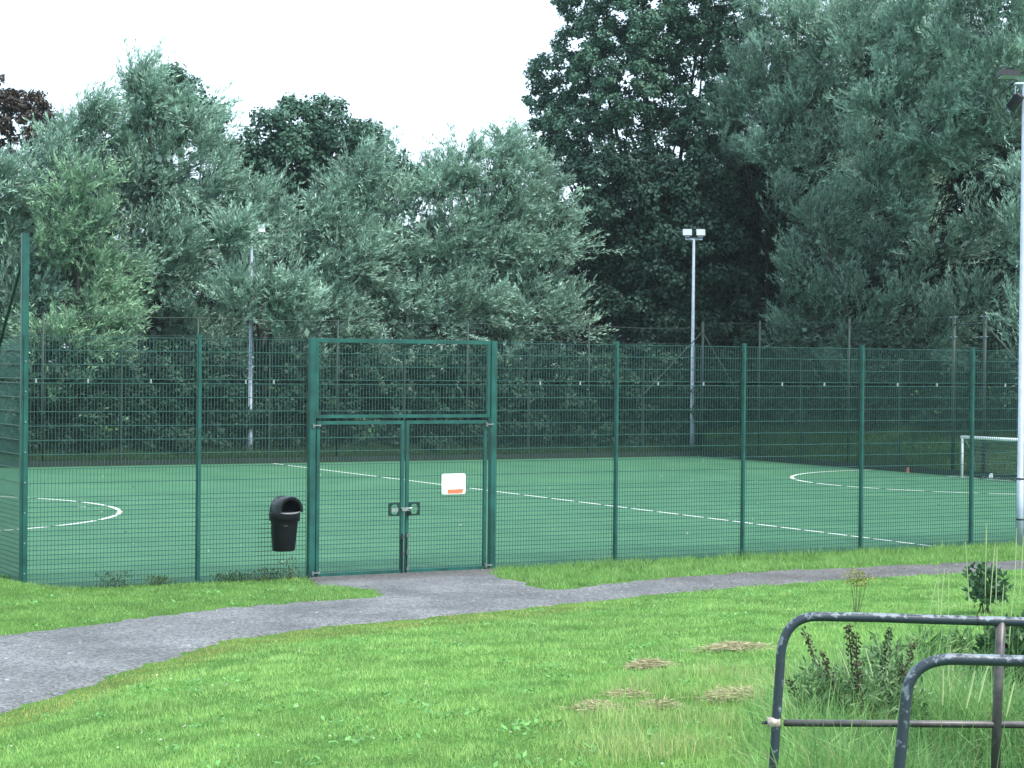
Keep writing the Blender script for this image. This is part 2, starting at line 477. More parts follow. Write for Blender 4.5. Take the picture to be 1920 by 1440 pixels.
def in_poly(P, poly):
    x, y = P[:, 0], P[:, 1]; c = np.zeros(len(P), bool); j = len(poly) - 1
    for i in range(len(poly)):
        xi, yi = poly[i]; xj, yj = poly[j]
        if yi != yj:
            c ^= ((yi > y) != (yj > y)) & (x < (xj - xi) * (y - yi) / (yj - yi) + xi)
        j = i
    return c
bx = np.mgrid[-22:26:.19, -24:1:.19].reshape(2, -1).T
bx = bx + np.random.default_rng(5).uniform(-.06, .06, bx.shape)
bx = bx[in_poly(bx, poly)]
vs_ = [Vector(q) for q in poly] + [Vector(q) for q in bx]
res = delaunay_2d_cdt(vs_, [(i, (i + 1) % len(poly)) for i in range(len(poly))], [], 1, 1e-4)
pv = np.array([(q[0], q[1]) for q in res[0]])
tri = np.array([f for f in res[2] if len(f) == 3])
cen = pv[tri].mean(1); tri = tri[in_poly(cen, poly)]
pz = ground(pv[:, 0], np.minimum(pv[:, 1], -0.02)) + 0.014
edge_ = np.ones(len(pv), bool)
for q in (.06,):
    for a in np.linspace(0, 2 * math.pi, 9)[:-1]: edge_ &= in_poly(pv + q * np.array([math.cos(a), math.sin(a)]), poly)
pz -= (~edge_) * (pv[:, 1] < -.25) * .022
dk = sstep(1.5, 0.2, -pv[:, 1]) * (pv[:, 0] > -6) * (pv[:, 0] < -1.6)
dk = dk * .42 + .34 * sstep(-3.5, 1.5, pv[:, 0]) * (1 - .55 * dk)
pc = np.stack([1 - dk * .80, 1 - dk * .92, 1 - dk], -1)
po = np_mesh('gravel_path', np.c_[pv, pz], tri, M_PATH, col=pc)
tag(po, kind='structure')

# ------------------------------------------------------------------ fences
def wire(mb, a, b, r):
    a, b = np.array(a, float), np.array(b, float)
    t = (b - a) / np.linalg.norm(b - a)
    u = np.cross(t, (0, 1, 0)) if abs(t[1]) < .9 else np.cross(t, (0, 0, 1)); u /= np.linalg.norm(u)
    w = np.cross(t, u)
    o = [(u + w) * r, (u - w) * r, (-u - w) * r, (w - u) * r]
    mb.add([a + q for q in o] + [b + q for q in o], [(0, 1, 5, 4), (1, 2, 6, 5), (2, 3, 7, 6), (3, 0, 4, 7)])

HT = 3.55
LEV = [3.545, 3.35, 3.15, 2.95, 2.887] + [2.887 - .2 * k for k in range(1, 9)] + list(np.arange(1.287 - .0667, 0.0, -.0667))
def panel(width, z0=0.0, z1=HT, rv=0.0028, rh=0.0046):
    mb = MB(); n_ = int(round(width / .05)); sp = width / n_
    for i in range(n_ + 1):
        if z1 > 2.92 and z0 < 2.9:
            wire(mb, (i * sp, 0, z0), (i * sp, 0, 2.90), rv); wire(mb, (i * sp, 0, 2.935), (i * sp, 0, z1), rv)
        else:
            wire(mb, (i * sp, 0, z0), (i * sp, 0, z1), rv)
    for z in LEV:
        if z0 - .001 <= z <= z1 + .001:
            for yy in (-.0065, .0065): wire(mb, (0, yy, z), (width, yy, z), rh)
    return mb

def post_mb(h=HT + .03, s=.06, base=-.15):
    mb = MB(); mb.box((0, 0, (h + base) / 2), (s, s, h - base), bevel=.008)
    mb.box((0, -s / 2 - .005, h / 2), (.042, .008, h - .15))      # clamping bar
    return mb
def cap_mb(h, s=.066):
    mb = MB(); mb.box((0, 0, h + .012), (s, s, .024), bevel=.012); return mb
def bolts_mb(h, s=.06):
    mb = MB()
    for z in np.arange(.2, h, .45):
        mb.tube([(0, -s / 2 - .008, z), (0, -s / 2 - .02, z)], .009, 6)
    return mb

panel_std = None
def place_panel(parent, x, width, name='mesh_panel'):
    global panel_std
    if abs(width - 2.52) < .03:
        if panel_std is None:
            panel_std = panel(2.52).build(name, M_WIRE, parent, (x, .034, 0))
            return panel_std
        return link_copy(panel_std, parent, (x, .034, 0))
    return panel(width).build(name, M_WIRE, parent, (x, .034, 0))

# near fence: the two stretches either side of the gate
nf = empty('mesh_fence', (X0, 0, 0))
tag(nf, 'green welded mesh fence along the near side of the pitch, behind the path', 'fence')
L = lambda x: x - X0
clip = None
def add_clips(pan, xs):
    global clip
    for x in xs:
        if clip is None:
            mb = MB(); mb.box((0, -.012, 2.9185), (.016, .008, .060)); mb.box((0, .012, 2.9185), (.016, .008, .060))
            clip = mb.build('clip', M_CLIP, pan, (x, 0, 0))
        else:
            link_copy(clip, pan, (x, 0, 0))
post_proto = bolt_proto = cap_proto = None
def add_post(par, x, corner=False):
    global post_proto, bolt_proto, cap_proto
    if post_proto is None:
        post_proto = post_mb().build('post', M_GREEN, par, (L(x), 0, 0))
        cap_proto = cap_mb(HT + .03).build('post_cap', M_GREEN, post_proto, (0, 0, 0))
        return
    p_ = link_copy(post_proto, par, (x - X0 if par is nf else x, 0, 0)); link_copy(cap_proto, p_, (0, 0, 0))
XP1, XG1, XG2 = -7.1135, -5.355, -2.292
add_post(nf, XP1)
for k in range(0, 7): add_post(nf, 2.52 * k)
pa = place_panel(nf, L(X0) + .05, XP1 - X0 - .05); add_clips(pa, (.12, .86, 1.78))
pa = place_panel(nf, L(XP1), XG1 - XP1 - .06); add_clips(pa, (.73, 1.17))
pa = place_panel(nf, L(XG2 + .06), 0 - XG2 - .06); add_clips(pa, (.82, 1.56))
for k in range(7):
    pa = place_panel(nf, L(2.52 * k), 2.52); add_clips(pa, (.82, 1.72))
pa = place_panel(nf, L(2.52 * 6) , 2.52)
bpy.data.objects.remove(pa)
add_post(nf, 2.52 * 7); add_post(nf, 2.52 * 8); pa = place_panel(nf, L(2.52 * 7), 2.52); pa = place_panel(nf, L(2.52 * 8), X1 - 2.52 * 8)

# gate: posts, overpanel, two leaves
gt = empty('double_gate', ((XG1 + XG2) / 2, 0, 0))
tag(gt, 'closed green double leaf mesh gate with a fixed mesh panel above it', 'gate')
gx0 = (XG1 + XG2) / 2
for x in (XG1, XG2):
    mb = MB(); mb.box((x - gx0, -.02, HT / 2), (.10, .10, HT + .30 - .25), bevel=.01)
    mb.build('gate_post', M_GREEN, gt)
hx0, hx1 = XG1 + .05 - gx0, XG2 - .05 - gx0
mb = MB()
mb.box((0, -.02, HT - .005), (hx1 - hx0, .06, .06)); mb.box((0, -.02, 2.405), (hx1 - hx0, .05, .05))
for x in (hx0 + .03, hx1 - .03): mb.box((x, -.022, (HT + 2.405) / 2), (.05, .05, HT - 2.405 - .05))
mb.build('overpanel_frame', M_GREEN, gt)
panel(hx1 - hx0 - .1, 2.44, HT - .03).build('overpanel_mesh', M_WIRE, gt, (hx0 + .05, .0, 0))
def leaf(x0, x1, inner):
    mb = MB(); z0, z1, s = .0, 2.335, .05
    for x in (x0 + s / 2, x1 - s / 2): mb.box((x, -.03, (z0 + z1) / 2), (s, .05, z1 - z0))
    for z in (z0 + s / 2 + .01, z1 - s / 2): mb.box(((x0 + x1) / 2, -.03, z), (x1 - x0 - 2 * s, .048, s))
    lf = mb.build('gate_leaf', M_GREEN, gt)
    panel(x1 - x0 - 2 * s, .05, z1 - s).build('leaf_mesh', M_WIRE, lf, (x0 + s, -.03, 0))
    return lf
la = leaf(hx0 + .025, -.012, 1); lb = leaf(.024, hx1 - .06, -1)
# hinges, lock plates, bolts
for x, z in ((hx0 + .01, 2.27), (hx1 - .03, 2.27), (hx0 + .01, .07), (hx1 - .03, .07)):
    mb = MB(); mb.tube([(x - .06, -.075, z), (x + .07, -.075, z)], .011, 8); mb.box((x - .05, -.075, z), (.035, .03, .06)); mb.box((x + .05, -.07, z), (.03, .02, .04))
    mb.build('hinge', M_HINGE, gt)
def lock_plate(cx, lf):
    mb = MB(); w, h, yb, yf = .20, .205, -.046, -.055; zc = .985; ra = .068; n_ = 32
    ring_o, ring_i = [], []
    for k in range(n_):
        a = 2 * math.pi * (k + .5) / n_; c, s_ = math.cos(a), math.sin(a); q = max(abs(c), abs(s_))
        ring_o.append((cx + c / q * w / 2, zc + s_ / q * h / 2)); ring_i.append((cx + c * ra, zc + s_ * ra * 1.15))
    vs = [(x, y, z) for y in (yf, yb) for rg in (ring_o, ring_i) for x, z in rg]; fs = []
    for k in range(n_):
        j = (k + 1) % n_
        fs += [(k, j, n_ + j, n_ + k), (2 * n_ + j, 2 * n_ + k, 3 * n_ + k, 3 * n_ + j), (k, 2 * n_ + k, 2 * n_ + j, j), (n_ + j, 3 * n_ + j, 3 * n_ + k, n_ + k)]
    mb.add(vs, fs)
    return mb.build('lock_plate', M_LOCK, lf)
lpa = lock_plate(-.165, la); lpb = lock_plate(.165, lb)
mb = MB(); mb.box((-.165, -.05, .975), (.10, .018, .05)); mb.build('latch_box', M_ZINC, lpa)
mb = MB(); mb.box((.01, -.072, .985), (.12, .026, .052)); mb.tube([(-.06, -.07, 1.0), (.12, -.07, 1.0)], .008, 6); mb.build('slide_bolt', M_ZINC, la)
pl = MB(); pl.box((.062, -.085, .915), (.05, .03, .06), bevel=.008); pl.tube([(.045, -.085, .945), (.045, -.085, .975), (.062, -.085, .99), (.079, -.085, .975), (.079, -.085, .945)], .006, 6)
pl.build('padlock', M_BLACK, lb)
mb = MB(); mb.tube([(.05, -.075, .64), (.05, -.075, -.02)], .010, 8); mb.tube([(.05, -.075, .60), (.09, -.10, .60)], .009, 6)
for z in (.58, .33, .08): mb.box((.05, -.07, z), (.04, .03, .05))
mb.build('drop_bolt', M_HINGE, lb)
mb = MB(); mb.tube([(-.04, -.075, .62), (-.04, -.075, -.02)], .010, 8); mb.tube([(-.04, -.075, .55), (-.04, -.10, .52)], .009, 6)
for z in (.56, .30): mb.box((-.04, -.07, z), (.04, .03, .05))
mb.build('drop_bolt', M_LAMPBODY, la)
# notice board on the right leaf
sx0, sx1, sz0, sz1 = -3.20, -2.785, 1.195, 1.515
sg = empty('notice_sign', ((sx0 + sx1) / 2, -.075, sz0))
tag(sg, 'white rounded notice with an orange strip along its foot on the right gate leaf', 'sign')
def round_rect(w, h, r, n_=6):
    p_ = []
    for cx, cz, a0 in ((w / 2 - r, h - r, 0), (-w / 2 + r, h - r, 90), (-w / 2 + r, r, 180), (w / 2 - r, r, 270)):
        for k in range(n_ + 1): a = R(a0 + 90 * k / n_); p_.append((cx + r * math.cos(a), cz + r * math.sin(a)))
    return p_
w_, h_ = sx1 - sx0, sz1 - sz0
def plate(poly, y0, y1):
    mb = MB(); n_ = len(poly)
    mb.add([(x, y0, z) for x, z in poly] + [(x, y1, z) for x, z in poly], [tuple(range(n_)), tuple(range(2 * n_ - 1, n_ - 1, -1))] + [(i, n_ + i, n_ + (i + 1) % n_, (i + 1) % n_) for i in range(n_)])
    return mb
plate(round_rect(w_, h_, .035), 0, .006).build('board', M_WHITE, sg)
plate([(-.105, .012), (.150, .012), (.172, .075), (-.105, .075)], -.003, -.001).build('orange_band', M_ORANGE, sg)
mb = plate([(.02, .077), (.174, .073), (.170, .066), (.06, .072)], -.006, -.004); mb.build('dark_stripe', M_DARKPRINT, sg)
mb = MB()
for i in range(3):
    for j in range(3): mb.box((-.18 + i * .022, -.002, .020 + j * .022), (.015 if (i + j) % 2 else .010, .002, .015))
mb.build('logo_block', M_PALEPRINT, sg)

# left end fence with its tall corner post and ball-stop netting
ef = empty('mesh_fence', (X0, 0, 0), math.pi / 2)
tag(ef, 'green end fence with a tall braced corner post at the left of the photo', 'fence')
def netting(mb, w, z0, z1, st=.13, r=.0012):
    for x in np.arange(0, w + .01, st): wire(mb, (x, 0, z0), (x, 0, z1), r)
    for z in np.arange(z0, z1 + .01, st): wire(mb, (0, 0, z), (w, 0, z), r)
mb = MB(); mb.box((0, 0, 2.4), (.10, .10, 5.12), bevel=.012); tp = mb.build('corner_post', M_GREEN, ef)
mb = MB(); mb.box((.0, -.0, HT / 2), (.03, .01, 1)); 
mb = MB(); mb.box((-.005, -.066, HT / 2), (.006, .04, HT)); 
# clamp strip faces the near side (local -x is world -y for this turned fence)
mb = MB(); mb.box((-.058, 0, HT / 2), (.012, .045, HT)); cs = mb.build('clamp_strip', M_GREEN, tp)
bolt = None
for z in np.arange(.25, HT, .42):
    if bolt is None:
        mb = MB(); mb.tube([(-.064, 0, 0), (-.078, 0, 0)], .010, 6); bolt = mb.build('bolt', M_ZINC, tp, (0, 0, z))
    else: link_copy(bolt, tp, (0, 0, z))
mb = MB(); mb.tube([(.05, -.0, 4.66), (1.95, -.0, 2.86), ], .024, 8); mb.build('brace', M_LOCK, ef)  # near-black colour on the brace stands for the shade on it
for k in range(12):
    x0 = k * 2.56; wdt = 2.52
    if x0 + 2.56 > Y1: break
    link_copy(panel_std, ef, (x0 + .04, -.02, 0))
    if k: link_copy(post_proto, ef, (x0 + .02, 0, 0))
mb = MB(); netting(mb, 31.5, 3.6, 4.86); mb.build('ball_net', M_NETDARK, ef, (0.05, 0, 0))
mb = MB(); mb.tube([(0, 0, 4.88), (2.6, 0, 4.80), (31.5, 0, 4.86)], .006, 5); mb.tube([(0, 0, 3.6), (31.5, 0, 3.6)], .003, 4); mb.build('top_cable', M_CABLE, ef)

# far side fence: short panel posts between tall net posts
ff = empty('mesh_fence', (X0, Y1 + .4, 0))
tag(ff, 'green mesh fence with taller net posts along the far side, below the willows', 'fence')
def tall_post(par, x, h, r=.038, m_=None, name='net_post'):
    mb = MB(); mb.tube([(0, 0, -.2), (0, 0, h)], r, 10); return mb.build(name, m_ or M_FAR, par, (x, 0, 0), smooth=True)
fx = [-9.66 + .0, -7.6, -5.2, -2.8, -.40, 2.06, 4.55, 6.99, 9.37, 11.8, 14.19, 16.58, 19.0, 21.27, X1 + .4]
sh_ = tl_ = None
for i, x in enumerate(fx):
    if i % 2 == 0 and i < len(fx) - 1:
        if tl_ is None: tl_ = tall_post(ff, x - X0, 4.66, .032)
        else: link_copy(tl_, ff, (x - X0, 0, 0))
    elif i < len(fx) - 1:
        if sh_ is None:
            sh_ = MB(); sh_.box((0, 0, 1.65), (.06, .06, 3.7), bevel=.008); sh_ = sh_.build('post', M_FAR, ff, (x - X0, 0, 0))
        else: link_copy(sh_, ff, (x - X0, 0, 0))
far_panel = None
for i in range(len(fx) - 1):
    if far_panel is None: far_panel = panel(2.52, rv=.0016, rh=.003).build('mesh_panel', M_FARWIRE, ff, (0, .035, 0)); pn = far_panel; pn.location = (fx[i] - X0, .035, 0)
    else: pn = link_copy(far_panel, ff, (fx[i] - X0, .035, 0)); pn.scale = ((fx[i + 1] - fx[i]) / 2.52, 1, 1)
mb = MB(); netting(mb, X1 - X0 + .4, 3.55, 4.6, .16); mb.build('ball_net', M_NETDARK, ff)
mb = MB()
mb.tube([(x - X0, 0, 4.64 + (.0 if i % 2 == 0 else -.05)) for i, x in enumerate(fx)], .006, 5)
mb.tube([(0, 0, 4.05), (X1 - X0 + .4, 0, 4.05)], .003, 4); mb.build('top_cable', M_CABLE, ff)
mb = MB(); mb.box(((X1 - X0) / 2, -.3, .05), (X1 - X0, .03, .26)); mb.build('soil_shadow_strip', M_SOILSHADE, ff)  # added strip standing for dark soil and shadow behind the turf edge

# right end fence
rf = empty('mesh_fence', (X1 + .4, Y1 + .4, 0), -math.pi / 2)
tag(rf, 'green mesh fence with net posts across the right end, behind the white goal', 'fence')
ry = [Y1 + .4, 28.85, 26.48, 23.92, 21.39, 18.89, 17.53, 15.0, 12.5, 10.0, 7.5, 5.0, 2.5, 0.0]
A_ = Y1 + .4
cp = tall_post(rf, 0, 4.85, .055, name='corner_post')
for i, y in enumerate(ry[1:], 1):
    if i in (1, 3, 5, 6, 8, 10, 12): tp_ = tall_post(rf, A_ - y, 4.84, .06 if i in (5, 6) else .038)
    else: link_copy(sh_, rf, (A_ - y, 0, 0))
    if i in (5, 6):
        for z in (4.80, 4.20):
            mb = MB(); mb.tube([(-.16, -.02, z), (.16, -.02, z)], .012, 6); mb.build('cross_arm', M_GALV, tp_)
for i in range(len(ry) - 1):
    pn = link_copy(far_panel, rf, (A_ - ry[i], .035, 0)); pn.scale = ((ry[i] - ry[i + 1]) / 2.52, 1, 1)
def brace(par, a, b, r=.022):
    mb = MB(); mb.tube([a, b], r, 8); mb.build('brace', M_FAR, par)
brace(rf, (.05, -.05, 4.5), (2.3, -.05, 2.3)); brace(rf, (A_ - 18.95, -.06, 4.58), (A_ - 21.3, -.06, 2.5), .026)
brace(rf, (A_ - 18.85, -.02, 4.58), (A_ - 17.57, -.02, 4.58)); brace(rf, (A_ - 17.48, -.06, 4.58), (A_ - 15.1, -.06, 2.7), .03)
brace(ff, (X1 + .35 - X0, -.05, 4.5), (X1 + .4 - X0 - 2.6, -.05, 2.2))
mb = MB(); netting(mb, 32, 3.55, 4.8, .16); mb.build('ball_net', M_NETDARK, rf)
mb = MB(); mb.tube([(0, 0, 4.82), (3.5, 0, 4.76), (8.4, 0, 4.72), (13.4, 0, 4.82), (14.8, 0, 4.80), (32, 0, 4.8)], .006, 5); mb.tube([(0, 0, 4.2), (32, 0, 4.2)], .003, 4); mb.build('top_cable', M_CABLE, rf)
mb = MB(); mb.box((16.2, -.28, .05), (31.9, .03, .26)); mb.build('soil_shadow_strip', M_SOILSHADE, rf)  # same added strip for soil and shadow along the right end

# ------------------------------------------------------------------ litter bin on the fence
bn = empty('litter_bin', (-5.85, -.04, .43))
tag(bn, 'black hooded litter bin hung on the mesh beside the left gate post', 'litter bin')
def dring(w, d, z, y0=0.0, n_=24, e=3.0):
    out = []
    for k in range(n_):
        a = 2 * math.pi * k / n_; c, s_ = math.cos(a), math.sin(a)
        out.append((w / 2 * math.copysign(abs(c) ** (2 / e), c), y0 - d / 2 + d / 2 * math.copysign(abs(s_) ** (2 / e), s_), z))
    return out
mb = MB()
mb.loft([dring(.30, .26, 0), dring(.345, .29, .012), dring(.355, .30, .03), dring(.435, .35, .47), dring(.442, .355, .49)])
bd = mb.build('bin_body', M_BLACK, bn, smooth=True)
mb = MB()
mb.loft([dring(.448, .36, .445, .003), dring(.482, .385, .452, .012), dring(.492, .392, .54, .016), dring(.488, .39, .575, .015), dring(.462, .37, .582, .008)])
mb.build('bin_collar', M_BLACK, bn, smooth=True)
# hood: half barrel whose arch opens towards the path
mb = MB(); n_ = 18; W2, HH = .232, .235
def arch(sc, y, zz=.578): return [(W2 * sc * math.cos(math.pi * k / n_), y, zz + HH * sc * math.sin(math.pi * k / n_) ** .85) for k in range(n_ + 1)]
outer = [arch(.86, .0), arch(1.0, -.04), arch(1.0, -.30), arch(.97, -.345)]
vs = [q for a in outer for q in a]; fs = []; k1 = n_ + 1
for r_ in range(3):
    for k in range(n_): fs.append((r_ * k1 + k, r_ * k1 + k + 1, (r_ + 1) * k1 + k + 1, (r_ + 1) * k1 + k))
fs.append(tuple(range(n_, -1, -1)))
mb.add(vs, fs)
inn = [arch(.80, -.348), arch(.74, -.30), arch(.72, -.06)]
vs = outer[3] + [q for a in inn for q in a]; fs = []
for r_ in range(3):
    for k in range(n_): fs.append((r_ * k1 + k, r_ * k1 + k + 1, (r_ + 1) * k1 + k + 1, (r_ + 1) * k1 + k))
fs.append(tuple(range(3 * k1, 4 * k1)))
mb.add(vs, fs)
hd = mb.build('bin_hood', M_HOOD, bn, smooth=True)
bn.scale = (.90, .90, 1)
hd.rotation_euler = (0, 0, R(9))
mb = MB(); mb.tube([(-.16, -.365, .578), (-.08, -.385, .566), (.02, -.39, .564), (.12, -.38, .570), (.20, -.34, .586)], [.004, .012, .014, .014, .006], 8)
mb.build('torn_liner_edge', mat_plain('pale_liner', (.20, .21, .22), .5), bn)
mb = MB()
for k in range(8):
    a0 = -.06 + .04 * math.cos(R(200 + k * 20)) * 1.0; 
mb.tube([(-.06 + .04 * math.cos(R(205 + k * 18)), -.372 + .0, .405 + .022 * math.sin(R(205 + k * 18))) for k in range(8)], .0035, 6)
mb.build('moulded_emblem', mat_plain('scuffed_plastic', (.10, .11, .12), .5), bd)

# ------------------------------------------------------------------ floodlight columns
def flood(par, loc, yaw, tilt, w=.36, h=.24, d=.10):
    mb = MB(); mb.box((0, 0, 0), (w, d, h), bevel=.015)
    for k in range(6): mb.box((-w * .4 + k * w * .16, d / 2 + .012, 0), (.008, .03, h * .8))
    f = mb.build('floodlight', M_LAMPBODY, par, loc)
    f.rotation_euler = (tilt, 0, yaw)
    g = MB(); g.box((0, -d / 2 - .004, 0), (w * .92, .006, h * .88)); gg = g.build('lens', M_LAMPGLASS, f)
    b = MB(); b.box((0, 0, -h / 2 - .02), (w * .5, .03, .05)); b.build('bracket', M_GALV, f)
    return f
def column(loc, h, r0, r1, label, yaw, arms, seg=12):
    c = empty('floodlight_column', loc)
    tag(c, label, 'floodlight', 'floodlight columns round the pitch')
    mb = MB(); mb.tube([(0, 0, -.15), (0, 0, 1.3), (0, 0, 1.301), (0, 0, h)], [r0, r0, r0 * .86, r1], seg); mb.build('column', M_GALV, c, smooth=True)
    return c
# facing the pitch centre
camyaw = -YAW
c1 = column((atz(1297, 846, .1)[0], atz(1297, 846, .1)[1], .1), 8.3, .085, .05, 'pale floodlight column with two square lamps behind the far corner', 0, None)
p1 = np.array(c1.location); d1 = (p1[:2] - CAM[:2]) @ FH
top1 = atd(1300, 449, d1)[2] - p1[2]
c1.children[0].scale = (1, 1, top1 / 8.3)
mb = MB(); mb.tube([(-.32 * RH[0], -.32 * RH[1], top1), (.32 * RH[0], .32 * RH[1], top1)], .035, 8); mb.build('cross_arm', M_GALV, c1)
for s_ in (-.245, .245): flood(c1, (s_ * RH[0], s_ * RH[1], top1 + .25), camyaw + (.25 if s_ > 0 else -.1) * .5, R(-14), .36, .27)
c2 = column((atd(468.5, 848, 65.4)[0], atd(468.5, 848, 65.4)[1], .05), 8.0, .085, .045, 'floodlight column half hidden by willow leaves at the left of the far fence', 0, None)
p2 = np.array(c2.location); d2 = (p2[:2] - CAM[:2]) @ FH
top2 = atd(476, 425, d2)[2] - p2[2]; c2.children[0].scale = (1, 1, top2 / 8.0)
mb = MB(); mb.tube([(-.32 * RH[0], -.32 * RH[1], top2), (.36 * RH[0], .36 * RH[1], top2)], .03, 8); mb.build('cross_arm', M_GALV, c2)
flood(c2, (.30 * RH[0], .30 * RH[1], top2 - .08), camyaw + .5, R(-22), .27, .30); flood(c2, (-.26 * RH[0], -.26 * RH[1], top2 - .05), camyaw - .6, R(-22), .26, .26)
b3 = atd(1911.8, 1016, 35.5)
c3 = column((b3[0], b3[1], 0.0), 8.5, .066, .046, 'tall pale grey floodlight column at the right edge beside the near fence', 0, None)
d3 = (b3[:2] - CAM[:2]) @ FH
top3 = atd(1916, 158, d3)[2]; c3.children[0].scale = (1, 1, top3 / 8.5)
mb = MB(); mb.tube([(-.19 * RH[0], -.19 * RH[1], top3), (.6 * RH[0], .6 * RH[1], top3)], .03, 8)
mb.tube([(-.17 * RH[0], -.17 * RH[1], top3), (-.17 * RH[0], -.17 * RH[1], top3 - .3)], .012, 6); mb.build('cross_arm', M_GALV, c3)
f = flood(c3, (-.29 * RH[0], -.29 * RH[1], top3 + .17), camyaw + .1, R(84), .36, .26)
f = flood(c3, (-.17 * RH[0], -.17 * RH[1], top3 - .33), camyaw + .5, R(15), .13, .32, .16); f.rotation_euler = (R(0), R(-40), camyaw + 2.4)
f = flood(c3, (.35 * RH[0], .35 * RH[1], top3 + .17), camyaw - .2, R(84), .36, .26)
mb = MB()
for z in (1.23, .50): mb.tube([(0, 0, z), (0, 0, z + .03)], .070, 12)
mb.build('strap', M_LAMPBODY, c3)

# ------------------------------------------------------------------ goal
gl = empty('football_goal', (X1 - .2, 15.98, 0))
tag(gl, 'small white football goal with a sagging net at the right end of the pitch', 'goal')
gw, gh = 1.80, 1.20
mb = MB()
mb.tube([(0, gw, .0), (0, gw, gh)], .045, 12); mb.build('goalpost', M_WHITE, gl, smooth=True)
mb = MB(); mb.tube([(0, -gw, .0), (0, -gw, gh)], .045, 12); mb.build('goalpost', M_WHITE, gl, smooth=True)
mb = MB(); mb.tube([(0, gw + .045, gh), (0, -gw - .045, gh)], .05, 12); mb.build('crossbar', M_WHITE, gl, smooth=True)
mb = MB()
for s_ in (-1, 1):
    mb.tube([(0.02, s_ * gw, .02), (.55, s_ * gw, .02)], .018, 6); mb.tube([(.02, s_ * gw * .95, gh - .05), (.24, s_ * gw * .9, .7), (.55, s_ * gw, .03)], .016, 6)
mb.build('net_support', M_NET, gl)
mb = MB()
def netp(u, v):
    sag = .10 * math.sin(math.pi * v) ; y = (gw - .06) * (1 - 2 * u)
    return (.04 + .50 * v ** 1.4 + sag * .3, y * (1 - .05 * math.sin(math.pi * v)), gh * (1 - v) - sag * .4 + .02 + .015 * math.sin(19 * u))
for i in range(33): mb.tube([netp(i / 32, k / 8) for k in range(9)], .0035, 3, False)
for k in range(12): mb.tube([netp(i / 16, k / 11) for i in range(17)], .0035, 3, False)
for s_ in range(26):
    y = gw - .55 - s_ * .1; mb.tube([(.35 + .08 * math.sin(s_ * 2.1), y, .03), (.2 + .06 * math.cos(s_ * 1.3), y - .05, .05 + .03 * math.sin(s_)), (.12, y - .11, .02)], .006, 4)
mb.build('net', M_NET, gl)

# bits lying about
o = MB(); o.loft([dring(.20, .14, 0, .07), dring(.22, .15, .05, .075), dring(.20, .13, .12, .065), dring(.10, .07, .16, .035)])
q = atz(1849, 893, .0); q = q + 0.0
ob = o.build('plastic_bag', M_WHITE, None, (X1 + .12, 16.85, .0), smooth=True); tag(ob, 'crumpled white plastic scrap lying inside the football goal', 'plastic bag')
o = MB(); o.loft([dring(.13, .13, 0, .065, e=2), dring(.12, .12, .02, .06, e=2), dring(.09, .09, .10, .045, e=2), dring(.06, .06, .17, .03, e=2)])
ob = o.build('marker_cone', mat_plain('faded_orange', (.36, .13, .08), .7), None, (X1 - .05, 20.42, 0)); tag(ob, 'small faded orange marker cone at the right end edge of the turf', 'marker cone')

# ------------------------------------------------------------------ bent-tube barriers in the foreground
def bent(px_pts, d, dd=0.0):
    return [atd(x, y, d) for x, y in px_pts]
def arc_pts(p0, c, p1, n_=10):
    p0, c, p1 = map(np.array, (p0, c, p1)); return [tuple((1 - t) ** 2 * p0 + 2 * t * (1 - t) * c + t * t * p1) for t in np.linspace(0, 1, n_)]
def barrier(d, label, left, inner_post, rail, r):
    loc = atd(left[0][0], left[0][1], d)
    b = empty('tube_barrier', tuple(loc)); tag(b, label, 'barrier', 'bent tube barriers by the lawn')
    f = [tuple(q - loc) for q in bent(left, d)]
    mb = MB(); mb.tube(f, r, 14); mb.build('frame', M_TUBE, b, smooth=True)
    for pts, rr, m_, nm in inner_post + rail:
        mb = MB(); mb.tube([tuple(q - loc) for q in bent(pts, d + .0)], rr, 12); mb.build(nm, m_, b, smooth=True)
    return b, loc
o_left = [(1446, 1600), (1450, 1440), (1457, 1330)] + arc_pts((1463, 1245), (1464, 1157), (1530, 1156), 12) + [(1650, 1158), (1760, 1162), (1920, 1166), (2050, 1170)] + arc_pts((2080, 1171), (2150, 1172), (2146, 1262), 8) + [(2140, 1620)]
b1, l1 = barrier(9.0, 'outer worn blue tube barrier with a thin cross rail, further from the camera', o_left,
        [([(1877, 1166), (1871, 1300), (1862, 1600)], .0225, M_TUBE2, 'upright')],
        [([(1470, 1355.5), (1700, 1357), (2145, 1361)], .0165, M_TUBE2, 'cross_rail')], .0215)
mb = MB(); mb.tube([tuple(atd(x, y, 8.995) - l1) for x, y in ((1439, 1354), (1462, 1355))], .024, 10); mb.build('rust_scab', M_RUST, b1, smooth=True)
mb = MB(); mb.tube([tuple(atd(x, y, 9.0) - l1) for x, y in ((1428, 1355), (1442, 1355))], .008, 8); mb.build('rail_end', M_LAMPBODY, b1)
mb = MB(); mb.tube([tuple(atd(x, y, 9.0) - l1) for x, y in ((1830, 1163.6), (1834, 1163.7))], .0232, 14); mb.build('weld_ring', M_LAMPBODY, b1)
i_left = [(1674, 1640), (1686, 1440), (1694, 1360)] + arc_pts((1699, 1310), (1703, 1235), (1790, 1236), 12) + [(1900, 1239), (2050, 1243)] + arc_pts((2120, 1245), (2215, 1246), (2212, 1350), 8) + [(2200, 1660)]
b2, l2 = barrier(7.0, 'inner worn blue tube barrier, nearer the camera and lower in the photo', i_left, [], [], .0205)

# ------------------------------------------------------------------ foliage generators
def unit(a): return a / (np.linalg.norm(a, axis=-1, keepdims=True) + 1e-9)

